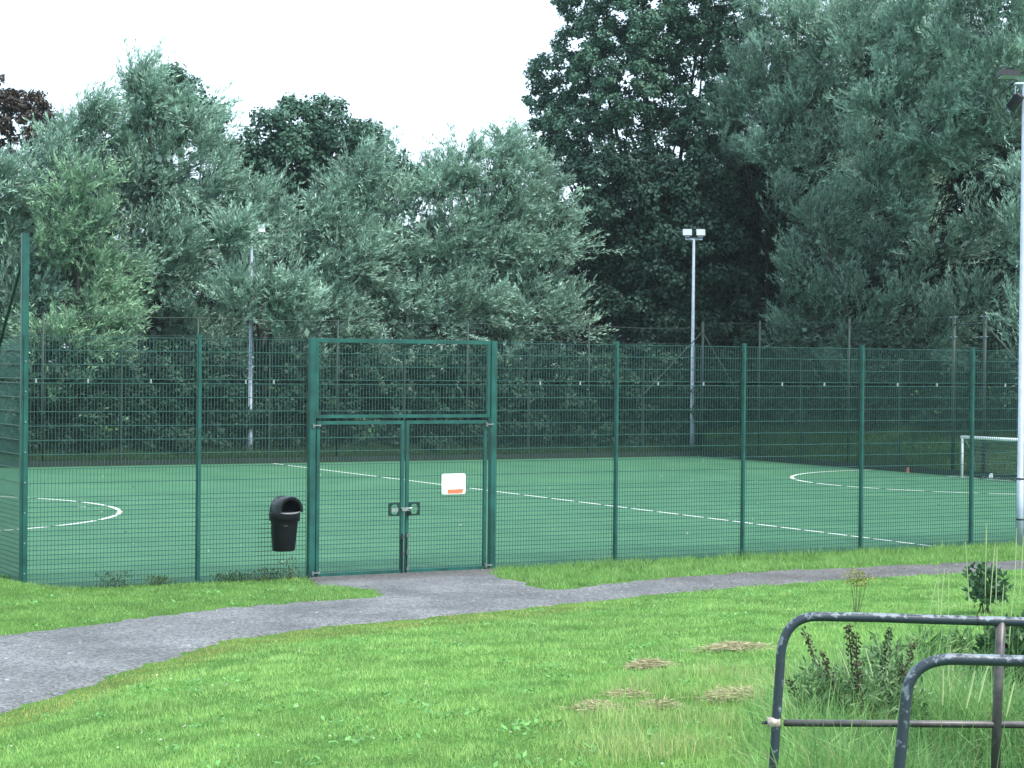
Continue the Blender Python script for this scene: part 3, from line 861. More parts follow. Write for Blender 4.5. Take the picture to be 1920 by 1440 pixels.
def leaf_quads(P, D, L_, W_, col, nrm=None):
    "diamond leaves: base P, direction D, blade turned to face nrm"
    n_ = len(P)
    rnd = rng.normal(size=(n_, 3)) if nrm is None else nrm
    side = unit(np.cross(D, rnd))
    L_ = L_[:, None]; W_ = W_[:, None]
    V = np.empty((n_, 4, 3), np.float32)
    V[:, 0] = P; V[:, 2] = P + D * L_
    mid = P + D * L_ * .45
    V[:, 1] = mid + side * W_ / 2; V[:, 3] = mid - side * W_ / 2
    F = np.arange(n_ * 4, dtype=np.int32).reshape(n_, 4)
    return V.reshape(-1, 3), F, np.repeat(col, 4, axis=0)

TOCAM = -FW
ZUP = np.array([0, 0, 1.0])
def crown(name, lobes, mat, parent, kind, pal, dens=1.0, core=1.0, wind=.30):
    "lobes: list of (centre xyz, radius). Leafy plumes stand on each lobe and fill it loosely; leaves sit on shoots and face outwards and up."
    Vs, Fs, Cs, nv = [], [], [], 0
    pal = np.array(pal, float)
    def put(q):
        nonlocal nv
        Vs.append(q[0]); Fs.append(q[1] + nv); Cs.append(q[2]); nv += len(q[0])
    for c, r in lobes:
        c = np.array(c)
        nc = max(7, int(8.5 * r * r * dens))
        dirs = unit(rng.normal(size=(nc * 4, 3)))
        keep = rng.random(len(dirs)) < np.clip(.55 + .55 * (dirs @ TOCAM) + .25 * dirs[:, 2], .06, 1)
        dirs = dirs[keep][:nc]
        nin = int(len(dirs) * .55 * core)                          # plumes further in
        dirs = np.concatenate([dirs, unit(rng.normal(size=(nin, 3)))])
        rad = r * np.concatenate([rng.uniform(.72, 1.05, len(dirs) - nin), rng.uniform(.15, .62, nin)])
        cc = c + dirs * rad[:, None]
        k_ = len(dirs)
        tone = np.clip(rng.normal(.48, .24, k_), 0, 1)
        size = rng.uniform(.7, 1.4, k_)
        if kind == 'willow':
            axis_ = unit(dirs * .55 + ZUP * .62 + RT0 * wind + rng.normal(size=(k_, 3)) * .24)
            ns, nl = 15, 24
            ci = np.repeat(np.arange(k_), ns); n_ = len(ci)
            off_ = rng.normal(size=(n_, 3)) * (.135 * size[ci])[:, None]
            b = cc[ci] + off_ - axis_[ci] * .25
            sd_ = unit(axis_[ci] + rng.normal(size=(n_, 3)) * .20 + off_ * 1.0)
            sl_ = rng.uniform(.5, 1.2, n_) * size[ci]
            si = np.repeat(np.arange(n_), nl); m_ = len(si)
            t = rng.random(m_) ** .8
            P = b[si] + sd_[si] * (t * sl_[si])[:, None] + rng.normal(size=(m_, 3)) * .022
            P[:, 2] -= .12 * t * t * sl_[si]
            D = unit(sd_[si] * .9 + rng.normal(size=(m_, 3)) * .36)
            nrm = ZUP * .55 + dirs[ci][si] * .5 + rng.normal(size=(m_, 3)) * .55
            Ls, Ws = .19 * rng.uniform(.6, 1.3, m_), .040 * rng.uniform(.7, 1.3, m_)
        else:
            m0, cr_ = (150, .42) if kind == 'broad' else (120, .27)
            si0 = np.repeat(np.arange(k_), m0); m_ = len(si0)
            u_ = unit(rng.normal(size=(m_, 3)))
            P = cc[si0] + u_ * (rng.random(m_) ** .5 * cr_ * size[si0])[:, None] * np.array([1.15, 1.15, .8])
            D = unit(np.cross(u_, rng.normal(size=(m_, 3))) + u_ * .35 - ZUP * .25)
            nrm = u_ * .6 + ZUP * .5 + dirs[si0] * .35 + rng.normal(size=(m_, 3)) * .45
            ci, si = np.arange(k_), si0
            fs_ = 1.0 if kind == 'broad' else .82
            Ls, Ws = .165 * fs_ * rng.uniform(.6, 1.3, m_), .125 * fs_ * rng.uniform(.7, 1.3, m_)
        tn = tone[ci][si] + rng.normal(0, .16, m_)
        if kind == 'willow': tn = tn + .75 * (t - .55)               # paler young tips, with lit plume highlights put into the tone
        tn = np.clip(tn, 0, 1)[:, None]
        put(leaf_quads(P, D, Ls, Ws, pal[0] * (1 - tn) + pal[1] * tn, nrm))
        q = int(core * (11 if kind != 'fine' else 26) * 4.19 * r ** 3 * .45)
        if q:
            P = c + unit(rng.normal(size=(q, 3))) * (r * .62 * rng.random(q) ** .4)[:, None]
            tn = rng.random((q, 1)) * .45; cs_ = .6 if kind == 'fine' else 1.0  # inner leaves toned darker: shade inside the crown put into their colour
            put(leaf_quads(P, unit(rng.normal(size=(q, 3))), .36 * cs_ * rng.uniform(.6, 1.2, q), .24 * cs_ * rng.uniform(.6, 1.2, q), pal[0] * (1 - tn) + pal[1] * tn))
    return np_mesh(name, np.concatenate(Vs), np.concatenate(Fs), mat, parent, np.concatenate(Cs))

def tree(name, label, cat, lobes_px, depth, kind, pal, mat, dens=1.0, core=1.0, ddepth=1.0, r_trunk=.16, group=None, stems=2, base_px=None, trunk_back=0):
    rs = np.random.default_rng(abs(hash(label)) % 1 + len(label) * 97 + len(lobes_px))
    lob = []
    for px, py, rp, *dd_ in lobes_px:
        d = depth(px) if callable(depth) else depth
        r = rp / FPX * d
        d2 = d + (dd_[0] if dd_ else rs.uniform(-.6, .8) * ddepth)
        lob.append((atd(px, py, d2), r))
    cx = np.mean([l[0] for l in lob], 0) if base_px is None else atd(base_px, 700, (depth(base_px) if callable(depth) else depth))
    if trunk_back: cx = cx + np.r_[FH, 0] * trunk_back
    gz = float(ground(cx[0], cx[1]))
    root = empty(name, (cx[0], cx[1], gz))
    tag(root, label, cat, group)
    off = np.array([cx[0], cx[1], gz])
    ll_ = [(l[0] - off, l[1]) for l in lob]
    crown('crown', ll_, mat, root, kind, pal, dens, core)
    mb = MB()
    for s_ in range(stems):
        b0 = np.array([rs.normal(0, .25) * (s_ > 0), rs.normal(0, .25) * (s_ > 0), -.2])
        tops = sorted(ll_, key=lambda l: -l[0][2])[s_ % 3][0]
        mid = np.array([tops[0] * .35 + rs.normal(0, .15), tops[1] * .35, tops[2] * .5])
        mb.tube([b0, b0 * .7 + mid * .3 + rs.normal(0, .05, 3), mid, tops], [r_trunk, r_trunk * .8, r_trunk * .55, .03], 8)
        for l in ll_[s_::stems]:
            a = mid * rs.uniform(.5, .95); e_ = l[0]
            mb.tube([a, (a + e_) / 2 + np.array([0, 0, -.25 * l[1]]) + rs.normal(0, .15, 3), e_], [r_trunk * .38, r_trunk * .24, .015], 6)
            for _ in range(4):
                e2 = e_ + unit(rs.normal(size=3)) * l[1] * .9; mb.tube([e_, (e_ + e2) / 2 + rs.normal(0, .1, 3), e2], [.022, .014, .006], 4)
    mb.build('trunk', M_BARK, root, smooth=True)
    return root

def fd(px): return 60.0 + (px - 80) * .0096
def off(k): return lambda px: fd(px) + k

P_SILV = [(.034, .092, .066), (.420, .640, .510)]      # silvery blue green
P_YEL = [(.034, .098, .054), (.360, .580, .350)]       # lighter yellow green
P_DARK = [(.020, .062, .044), (.125, .245, .170)]      # dark broadleaf
P_DEEP = [(.012, .038, .030), (.046, .100, .074)]  # shaded broadleaf: gloom of the deep wood put into the leaf colour
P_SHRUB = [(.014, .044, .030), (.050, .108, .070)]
P_COPP = [(.024, .017, .015), (.080, .058, .046)]
P_OLIV = [(.012, .036, .028), (.150, .275, .205)]  # willow in the dark recess: its shade put into the leaf colour

tree('copper_tree', 'dark purple-leaved tree showing at the far left behind the willows', 'tree',
     [(15, 235, 50), (62, 205, 26), (20, 195, 30), (-40, 210, 80), (20, 305, 60), (70, 260, 30), (85, 225, 18)], off(13), 'fine', P_COPP, M_BROAD, 1.5, .12)
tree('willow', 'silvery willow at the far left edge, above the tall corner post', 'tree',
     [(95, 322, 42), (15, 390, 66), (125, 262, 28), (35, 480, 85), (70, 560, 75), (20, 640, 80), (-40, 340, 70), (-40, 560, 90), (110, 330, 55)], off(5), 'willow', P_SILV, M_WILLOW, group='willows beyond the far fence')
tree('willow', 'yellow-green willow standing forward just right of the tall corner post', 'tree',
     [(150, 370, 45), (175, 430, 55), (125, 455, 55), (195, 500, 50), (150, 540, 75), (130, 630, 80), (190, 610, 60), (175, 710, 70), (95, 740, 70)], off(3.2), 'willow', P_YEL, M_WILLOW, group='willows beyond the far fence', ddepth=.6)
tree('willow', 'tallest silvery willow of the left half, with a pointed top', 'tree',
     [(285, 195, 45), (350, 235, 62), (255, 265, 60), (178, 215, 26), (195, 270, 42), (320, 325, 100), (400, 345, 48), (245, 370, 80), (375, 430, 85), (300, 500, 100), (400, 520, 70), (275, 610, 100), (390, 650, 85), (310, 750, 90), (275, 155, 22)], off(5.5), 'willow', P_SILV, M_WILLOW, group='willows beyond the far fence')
tree('broadleaf_tree', 'dark green tree top poking out behind the tallest left willow', 'tree',
     [(335, 185, 45), (385, 225, 42), (300, 200, 55), (395, 270, 40), (310, 160, 26)], off(12), 'broad', P_DARK, M_BROAD, 1.1, 1.0)
tree('broadleaf_tree', 'round dark green tree behind the willows, left of the open sky', 'tree',
     [(540, 255, 65), (610, 240, 55), (480, 290, 50), (680, 275, 52), (735, 325, 40), (590, 320, 95), (490, 350, 60), (680, 360, 80), (775, 345, 26), (440, 300, 30), (590, 400, 90)], off(12), 'broad', P_DARK, M_BROAD, 1.15, 1.1)
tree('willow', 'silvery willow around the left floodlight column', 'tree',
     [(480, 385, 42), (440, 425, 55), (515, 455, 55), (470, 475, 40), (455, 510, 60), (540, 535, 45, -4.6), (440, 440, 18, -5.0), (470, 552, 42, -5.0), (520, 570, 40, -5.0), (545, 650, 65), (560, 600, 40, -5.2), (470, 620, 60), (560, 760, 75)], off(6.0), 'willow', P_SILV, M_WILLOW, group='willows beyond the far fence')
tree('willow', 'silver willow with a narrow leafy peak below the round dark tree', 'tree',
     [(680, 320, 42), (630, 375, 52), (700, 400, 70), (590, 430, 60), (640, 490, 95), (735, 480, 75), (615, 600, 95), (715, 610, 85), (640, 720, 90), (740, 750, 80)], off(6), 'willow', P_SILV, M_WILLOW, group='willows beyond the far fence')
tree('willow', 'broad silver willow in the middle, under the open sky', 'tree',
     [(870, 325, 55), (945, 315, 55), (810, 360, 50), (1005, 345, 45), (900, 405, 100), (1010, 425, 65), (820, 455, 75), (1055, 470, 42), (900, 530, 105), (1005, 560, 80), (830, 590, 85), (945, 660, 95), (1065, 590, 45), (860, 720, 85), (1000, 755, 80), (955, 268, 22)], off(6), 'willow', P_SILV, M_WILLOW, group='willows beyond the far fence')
big = lambda px: 82.0 - (px - 1000) * .004
tree('broadleaf_tree', 'tall dark broadleaf tree with sky showing through, right of the open sky', 'tree',
     [(1110, 40, 75), (1200, 55, 90), (1055, 145, 65), (1160, 165, 95), (1270, 110, 95), (1025, 200, 45), (1095, 255, 85), (1210, 265, 90), (1050, 320, 60), (1020, 260, 40), (1340, 30, 90), (1400, 110, 80), (1310, 220, 70), (1345, 310, 62), (1355, 180, 62), (1330, 350, 50), (1090, -30, 60), (1200, -60, 90), (1330, -60, 90)],
     big, 'fine', P_DARK, M_BROAD, 2.3, .30, 1.6, .17, stems=3, base_px=1230)
tree('broadleaf_tree', 'dark shaded broadleaf tree behind the right floodlight of the far corner', 'tree',
     [(1130, 380, 100), (1250, 370, 105), (1075, 450, 85), (1180, 490, 110), (1285, 480, 100), (1110, 590, 90), (1210, 610, 100), (1310, 590, 90), (1150, 720, 90), (1260, 730, 95), (1370, 700, 90), (1335, 470, 55), (1350, 530, 55), (1330, 400, 60)],
     lambda px: 77.5, 'broad', P_DEEP, M_BROAD, 1.2, 1.3, 1.2, .22)
rd = lambda k: (lambda px: 72.0 - (px - 1298) * .0235 + k)
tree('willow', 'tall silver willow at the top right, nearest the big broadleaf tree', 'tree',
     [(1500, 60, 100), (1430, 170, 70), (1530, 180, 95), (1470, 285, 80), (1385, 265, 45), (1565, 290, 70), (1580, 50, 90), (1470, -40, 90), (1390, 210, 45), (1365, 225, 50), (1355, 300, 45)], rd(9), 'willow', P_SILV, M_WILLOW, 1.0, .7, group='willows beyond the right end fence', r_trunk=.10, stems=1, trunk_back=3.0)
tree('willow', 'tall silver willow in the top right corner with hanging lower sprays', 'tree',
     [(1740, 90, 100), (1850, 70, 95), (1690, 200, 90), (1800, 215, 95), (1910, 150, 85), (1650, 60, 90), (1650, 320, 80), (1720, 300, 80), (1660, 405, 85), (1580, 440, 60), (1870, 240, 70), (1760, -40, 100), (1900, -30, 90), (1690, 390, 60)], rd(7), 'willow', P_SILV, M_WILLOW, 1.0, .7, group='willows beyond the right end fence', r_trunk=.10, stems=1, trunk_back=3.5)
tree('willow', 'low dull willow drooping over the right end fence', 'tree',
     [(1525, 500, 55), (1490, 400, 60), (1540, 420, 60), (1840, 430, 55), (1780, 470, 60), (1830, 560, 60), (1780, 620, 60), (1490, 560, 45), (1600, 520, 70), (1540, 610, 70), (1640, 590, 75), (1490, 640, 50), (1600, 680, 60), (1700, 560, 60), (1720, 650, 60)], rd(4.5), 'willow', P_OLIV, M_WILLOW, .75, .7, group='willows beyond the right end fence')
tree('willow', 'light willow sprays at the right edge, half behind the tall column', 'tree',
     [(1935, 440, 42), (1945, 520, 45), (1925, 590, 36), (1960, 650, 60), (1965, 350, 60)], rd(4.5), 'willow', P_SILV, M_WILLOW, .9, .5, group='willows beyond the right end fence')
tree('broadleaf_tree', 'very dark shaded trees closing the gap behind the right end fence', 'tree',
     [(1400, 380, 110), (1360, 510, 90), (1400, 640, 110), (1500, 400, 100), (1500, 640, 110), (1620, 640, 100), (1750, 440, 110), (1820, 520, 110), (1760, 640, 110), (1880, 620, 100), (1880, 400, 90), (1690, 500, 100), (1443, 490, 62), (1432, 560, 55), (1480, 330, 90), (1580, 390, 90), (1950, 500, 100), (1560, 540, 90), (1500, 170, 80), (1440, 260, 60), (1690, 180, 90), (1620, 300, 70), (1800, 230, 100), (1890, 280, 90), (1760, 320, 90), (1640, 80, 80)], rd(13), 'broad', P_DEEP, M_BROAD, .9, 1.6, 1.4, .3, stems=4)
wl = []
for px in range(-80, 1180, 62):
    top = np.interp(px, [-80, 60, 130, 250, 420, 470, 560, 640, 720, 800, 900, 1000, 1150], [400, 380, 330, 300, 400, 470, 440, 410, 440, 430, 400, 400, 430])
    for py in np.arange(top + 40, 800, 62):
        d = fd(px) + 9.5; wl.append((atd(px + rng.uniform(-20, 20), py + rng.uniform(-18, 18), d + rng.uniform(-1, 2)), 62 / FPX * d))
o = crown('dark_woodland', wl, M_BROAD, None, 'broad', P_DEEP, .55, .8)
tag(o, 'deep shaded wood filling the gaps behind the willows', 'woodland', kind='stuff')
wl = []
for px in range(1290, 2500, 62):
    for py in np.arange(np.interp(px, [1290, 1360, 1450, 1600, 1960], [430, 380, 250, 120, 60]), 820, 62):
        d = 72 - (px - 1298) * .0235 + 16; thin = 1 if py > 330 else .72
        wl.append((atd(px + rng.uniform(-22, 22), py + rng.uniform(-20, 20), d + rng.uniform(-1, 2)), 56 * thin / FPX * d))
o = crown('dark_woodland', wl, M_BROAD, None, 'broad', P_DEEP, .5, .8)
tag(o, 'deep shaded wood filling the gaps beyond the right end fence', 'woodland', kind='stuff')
# undergrowth along the fences
sh_px = [(-30, 'left end'), (100, ''), (230, ''), (345, ''), (400, ''), (545, ''), (670, ''), (790, ''), (900, ''), (1010, ''), (1120, ''), (1230, '')]
shr = ['dark shrub low behind the far fence, left of the corner post', 'dark shrub low behind the far fence, just right of the corner post', 'dark shrub low behind the far fence, under the tallest left willow',
       'dark shrub low behind the far fence, left of the second near post', 'dark shrub behind the foot of the left floodlight column', 'dark shrub low behind the far fence, seen over the litter bin',
       'dark shrub low behind the far fence, seen through the left gate leaf', 'dark shrub low behind the far fence, seen through the right gate leaf', 'dark shrub low behind the far fence, seen just right of the gate',
       'dark shrub low behind the far fence, left of the first post past the gate', 'dark shrub low behind the far fence, right of the first post past the gate', 'dark shrub low behind the far fence, left of the far corner column']
for (px, _), lab in zip(sh_px, shr):
    lob = [(px + rng.uniform(-20, 20), 700 + rng.uniform(-15, 15), 62), (px - 45, 760, 60), (px + 45, 765, 58), (px, 815, 50), (px + 60, 820, 42), (px - 60, 820, 42)]
    tree('shrub', lab, 'shrub', lob, off(2.4), 'fine', P_SHRUB, M_BROAD, 1.5, 1.0, .4, .05, group='shrubs behind the far fence')
for px, lab in ((1350, 'dark shrub behind the far corner of the pitch'), (1430, 'dark shrub behind the right end fence, nearest the far corner'), (1530, 'dark shrub behind the right end fence, under the drooping willow'),
                (1640, 'dark shrub behind the right end fence, left of the goal'), (1750, 'dark shrub behind the braced net post'), (1870, 'dark shrub behind the goal')):
    lob = [(px, 690 + rng.uniform(-15, 15), 62), (px - 45, 745, 55), (px + 45, 745, 55), (px, 790, 45)]
    tree('shrub', lab, 'shrub', lob, rd(5.8), 'fine', P_SHRUB, M_BROAD, 1.5, 1.0, .5, .05, group='shrubs behind the right end fence')

# ------------------------------------------------------------------ grass
path_poly = poly
def lawn_ok(P):
    ok = ~in_poly(P, path_poly)
    ok &= ~((P[:, 0] > X0 - .01) & (P[:, 0] < X1 + .3) & (P[:, 1] > .04) & (P[:, 1] < Y1 + .3))
    return ok
def blades(P2, H, Wd, lean, col, name, mat, two=True, label=None, parent=None):
    n_ = len(P2)
    z = ground(P2[:, 0], P2[:, 1]) - .004
    B = np.c_[P2, z]
    a = rng.uniform(0, 2 * math.pi, n_); side = np.c_[np.cos(a), np.sin(a), np.zeros(n_)]
    ld = rng.uniform(0, 2 * math.pi, n_); le = lean * rng.random(n_) 
    tip = B + np.c_[np.cos(ld) * le * H, np.sin(ld) * le * H, H * np.sqrt(np.maximum(.15, 1 - (le * .8) ** 2))]
    mid = B + np.c_[np.cos(ld) * le * H * .3, np.sin(ld) * le * H * .3, H * .58]
    w = Wd[:, None] / 2
    if two:
        V = np.stack([B - side * w, B + side * w, mid + side * w * .8, mid - side * w * .8, tip, tip], 1)
        F = (np.arange(n_)[:, None] * 6 + np.array([0, 1, 2, 3])[None]).astype(np.int32)
        T = (np.arange(n_)[:, None] * 6 + np.array([3, 2, 4, 5])[None]).astype(np.int32)
        V[:, 5] = tip - side * w * .08
        V = V.reshape(-1, 3); Fa = np.concatenate([F, T]); C = np.repeat(col, 6, 0)
    else:
        V = np.stack([B - side * w, B + side * w, tip], 1).reshape(-1, 3)
        Fa = np.arange(n_ * 3, dtype=np.int32).reshape(-1, 3); C = np.repeat(col, 3, 0)
    return np_mesh(name, V, Fa, mat, parent, C)

def sample_ud(n_, px0, px1, d0, d1, power):
    "random ground points, denser close by"
    u = (rng.uniform(px0, px1, n_) - 960) / FPX
    q = rng.random(n_)
    e = 2 - power
    d = (d0 ** e + q * (d1 ** e - d0 ** e)) ** (1 / e)
    return CAM[:2] + d[:, None] * (FH + u[:, None] * RH), u, d

G_MID, G_LITE, G_DARK, G_YEL, G_DRY = map(np.array, ((.255, .500, .140), (.410, .640, .210), (.135, .330, .090), (.470, .460, .150), (.44, .38, .22)))
P2, u_, d_ = sample_ud(1000000, -700, 2760, 8.6, 38.0, 1.35)
k_ = lawn_ok(P2 + rng.normal(0, .075, P2.shape) * (rng.random((len(P2), 1)) < .75)); P2, u_, d_ = P2[k_], u_[k_], d_[k_]
k_ = ~((P2[:, 0] > X0 - .01) & (P2[:, 1] > .04)); P2, u_, d_ = P2[k_], u_[k_], d_[k_]
nz = vnoise(P2[:, 0] * 1.6, P2[:, 1] * 1.6, 21) * .34 + vnoise(P2[:, 0] * 4.6, P2[:, 1] * 4.6, 22) * .36 + vnoise(P2[:, 0] * 11, P2[:, 1] * 11, 24) * .30
nz2 = vnoise(P2[:, 0] * .45 + 7, P2[:, 1] * .45, 23)
pxx0 = u_ * FPX + 960
dn_ = dnear(u_); gap = dn_ - d_                                    # metres short of the path edge
rough = (d_ > dfar(u_))                                            # strip between path and fence
t = np.clip((nz - .5) * 2.5 + rng.normal(0, .34, len(nz)) + .22 + .3 * (nz2 - .5), -1, 1)[:, None]
col = np.where(t > 0, G_MID * (1 - t) + G_LITE * t, G_MID * (1 + t) - G_DARK * t)
yel = (np.clip(1 - gap / 1.5, 0, 1) ** .8 * (gap > -.2) * sstep(1300, 900, u_ * FPX + 960) * (.55 + .9 * vnoise(P2[:, 0] * 2.2, P2[:, 1] * 2.2, 31)))
straw = sstep(930, 1180, pxx0) * sstep(16.5, 13.5, d_) * sstep(10.9, 12.2, d_) * np.clip(vnoise(P2[:, 0] * 1.1 + 3, P2[:, 1] * 1.1, 61) * 1.7 - .35, 0, 1)
yel = np.clip(yel + .5 * (rng.random(len(yel)) < .06) + .8 * straw * (rng.random(len(yel)) < .7), 0, .9)[:, None]
col = col * (1 - yel) + G_YEL * yel
ol = (rough * .45)[:, None]; col = col * (1 - ol) + np.array([.150, .290, .085]) * ol
pxx = u_ * FPX + 960
rank = sstep(1250, 1500, pxx) * sstep(13.5, 11.0, d_)              # longer unmown grass at the right
rough = rough & (pxx > 890)
H = .034 * rng.uniform(.5, 1.5, len(P2)) * (1 + .8 * (nz - .5) * 2) + rough * .06 * rng.random(len(P2)) * (.2 + 1.6 * nz) + rank * .10 * rng.random(len(P2))
tuft = sstep(.60, .74, vnoise(P2[:, 0] * 3.1, P2[:, 1] * 3.1, 81)) * (rng.random(len(P2)) < .8)
H *= 1 + .40 * tuft
col = col * (1 - .24 * tuft[:, None])
H *= 1 - .45 * yel[:, 0]
H = np.where((P2[:, 1] > -.7) & (pxx > 890), H * 1.3, H)
Wd = .0042 * (d_ / 10) ** .85 * rng.uniform(.7, 1.4, len(P2)) * (1 + .15 * rank)
g1 = blades(P2, np.maximum(H, .012), Wd, .85, col, 'lawn_grass', M_GRASS, two=False)
tag(g1, 'short green mown grass on the lawn and verges beside the gravel path', 'grass', kind='stuff')

# plantain and clover rosettes dotted through the lawn
n_ = 190
P2, u, d = sample_ud(n_, -100, 1500, 9.5, 27, 1.2)
k = lawn_ok(P2); P2 = P2[k]; n_ = len(P2); m0 = 11; si = np.repeat(np.arange(n_), m0)
a = rng.uniform(0, 2 * math.pi, n_ * m0); sz = rng.uniform(.6, 1.5, n_)[si]
B = np.c_[P2[si] + rng.normal(0, .05, (n_ * m0, 2)) * sz[:, None], ground(P2[si, 0], P2[si, 1]) + rng.uniform(.018, .04, n_ * m0)]
t = rng.random((n_ * m0, 1))
v, f, k = leaf_quads(B, unit(np.c_[np.cos(a), np.sin(a), rng.uniform(.1, .7, n_ * m0)]), .050 * sz * rng.uniform(.6, 1.2, n_ * m0), .022 * sz, np.array([.100, .280, .075]) * (1 - t) + np.array([.200, .450, .140]) * t, np.tile(np.array([0, 0, 1.0]), (n_ * m0, 1)) + rng.normal(0, .3, (n_ * m0, 3)))
tag(np_mesh('lawn_weeds', v, f, M_HERB, None, k), 'small dark leafy weeds dotted through the lawn', 'weeds', kind='stuff')
n_ = 260
P2, u, d = sample_ud(n_, -100, 1900, 9.5, 27, 1.2)
P2 = P2[lawn_ok(P2)]; n_ = len(P2); B = np.c_[P2, ground(P2[:, 0], P2[:, 1]) + rng.uniform(.02, .05, n_)]
v, f, k = leaf_quads(B, unit(rng.normal(size=(n_, 3)) * np.array([1, 1, .3])), rng.uniform(.012, .035, n_), rng.uniform(.010, .024, n_), np.array([[.55, .56, .45]]) * rng.uniform(.6, 1.2, (n_, 1)), np.tile(np.array([0, -.3, 1.0]), (n_, 1)) + rng.normal(0, .3, (n_, 3)))
tag(np_mesh('clover_flowers', v, f, M_HERB, None, k), 'tiny pale clover flowers and dry bits in the lawn', 'flowers', kind='stuff')

# coarse grass on the bank beyond the right end and behind the far fence
n_ = 90000
P2 = np.c_[rng.uniform(X1 + .75, X1 + 6, n_), rng.uniform(-6, 34, n_)]
P3 = np.c_[rng.uniform(X0 - 6, X1 + 1, n_), Y1 + .75 + rng.random(n_) ** 1.5 * 4]
P2 = np.concatenate([P2, P3]); q_ = vnoise(P2[:, 0] * .8, P2[:, 1] * .8, 41)
t = np.clip(q_ + rng.normal(0, .2, len(P2)), 0, 1)[:, None]
col = np.array([.024, .062, .026]) * (1 - t) + np.array([.075, .135, .050]) * t
g2 = blades(P2, (.10 + .28 * rng.random(len(P2)) * q_), .020 * rng.uniform(.6, 1.3, len(P2)), .9, col, 'rough_grass', M_GRASS, two=False)
tag(g2, 'rough dark grass and weeds on the bank outside the end and far fences', 'grass', kind='stuff')

# tall unmown grass around the barriers
def tall_zone(n_, px0, px1, d0, d1, h0, h1, name, label, colA, colB, w=.0065, lean=.8):
    P2, u, d = sample_ud(n_, px0, px1, d0, d1, 1.1)
    edge = vnoise(P2[:, 0] * 1.6, P2[:, 1] * 1.6, 51)
    k = rng.random(n_) < np.clip(edge * 1.6 - .15, 0, 1); k &= ~in_poly(P2, path_poly)
    fade = sstep(px0, px0 + 170, (u * FPX + 960)); k &= rng.random(n_) < fade
    P2, edge = P2[k], edge[k]
    t = np.clip(edge + rng.normal(0, .25, len(P2)), 0, 1)[:, None]
    col = np.array(colA) * (1 - t) + np.array(colB) * t
    dry = rng.random(len(P2)) < .05; col[dry] = G_DRY * .9
    o = blades(P2, rng.uniform(h0, h1, len(P2)) * (.6 + .6 * edge), w * rng.uniform(.6, 1.3, len(P2)), lean, col, name, M_GRASS)
    return tag(o, label, 'grass', kind='stuff')
tall_zone(60000, 1380, 2100, 8.9, 14.5, .12, .42, 'tall_grass', 'long unmown grass growing round the tube barriers', (.085, .250, .070), (.300, .540, .170))
tall_zone(27000, 1440, 2100, 8.9, 14.0, .28, .62, 'tall_grass', 'arching rank grass standing among the weeds behind the barriers', (.060, .180, .060), (.280, .480, .170), .0075, 1.1)
tall_zone(13000, 1000, 1560, 11.4, 16.5, .06, .17, 'ragged_grass', 'ragged pale grass round the dry cuttings left of the barriers', (.170, .380, .085), (.460, .560, .230), .0045)

# heaps of dry cuttings
def hay(px, py, wpx, hpx, label, n_=900):
    c = None
    lo, hi = 6.0, 30.0
    for _ in range(40):                                            # march down the line of sight to the lawn
        mid_ = (lo + hi) / 2; q = atd(px, py, mid_)
        if q[2] > ground(q[0], q[1]): lo = mid_
        else: hi = mid_
    c = atd(px, py, lo); d = lo; w = wpx / FPX * d; h = hpx / FPX * d * .55; w *= 1.3; n_ = int(n_ * 2.0)
    root_loc = (c[0], c[1], float(ground(c[0], c[1])))
    a = rng.normal(size=(n_, 2)) * .46; a = a[np.linalg.norm(a, axis=1) < 1.5]; a = a[vnoise(a[:, 0] * 2.3 + wpx, a[:, 1] * 2.3 + hpx, 71) + rng.normal(0, .16, len(a)) > .33]; n_ = len(a)
    P2 = c[:2] + a[:, :1] * w / 2 * RH + a[:, 1:] * w * .42 * FH
    hh = h * np.clip(1 - (a ** 2).sum(1), 0, 1) * rng.uniform(.3, 1.0, n_)
    B = np.c_[P2, ground(P2[:, 0], P2[:, 1]) + hh + .02]
    D = unit(np.c_[rng.normal(size=(n_, 2)), rng.normal(0, .12, n_)])
    t = rng.random((n_, 1)); col = np.array([.28, .27, .15]) * (1 - t) + np.array([.62, .56, .37]) * t
    v, f, k = leaf_quads(B - np.array(root_loc), D, rng.uniform(.04, .13, n_), rng.uniform(.003, .007, n_), col)
    o = np_mesh('hay_heap', v, f, M_HAY, None, k); o.location = root_loc
    return tag(o, label, 'dry cuttings', 'heaps of dry grass cuttings on the lawn')
hay(1217, 1253, 58, 22, 'rounded heap of dry cuttings, smallest and highest on the lawn', 1100)
hay(1120, 1333, 62, 24, 'dry cuttings heap furthest left on the lawn', 1000)
hay(1172, 1308, 60, 16, 'flat pale drift of dry cuttings between the left heap and the dark one', 900)
hay(1237, 1330, 52, 20, 'dark edged heap of dry cuttings, middle of the ragged grass', 900)
hay(1375, 1218, 105, 18, 'long thin swath of dry cuttings left of the barrier bend', 1300)
hay(1395, 1312, 120, 26, 'wide straw coloured swath of cuttings beside the outer barrier', 1700)

# ------------------------------------------------------------------ plants
def ground_hit(px, py):
    lo, hi = 5.0, 40.0
    for _ in range(45):
        mid_ = (lo + hi) / 2; q = atd(px, py, mid_)
        if q[2] > ground(q[0], q[1]): lo = mid_
        else: hi = mid_
    return atd(px, py, lo), lo

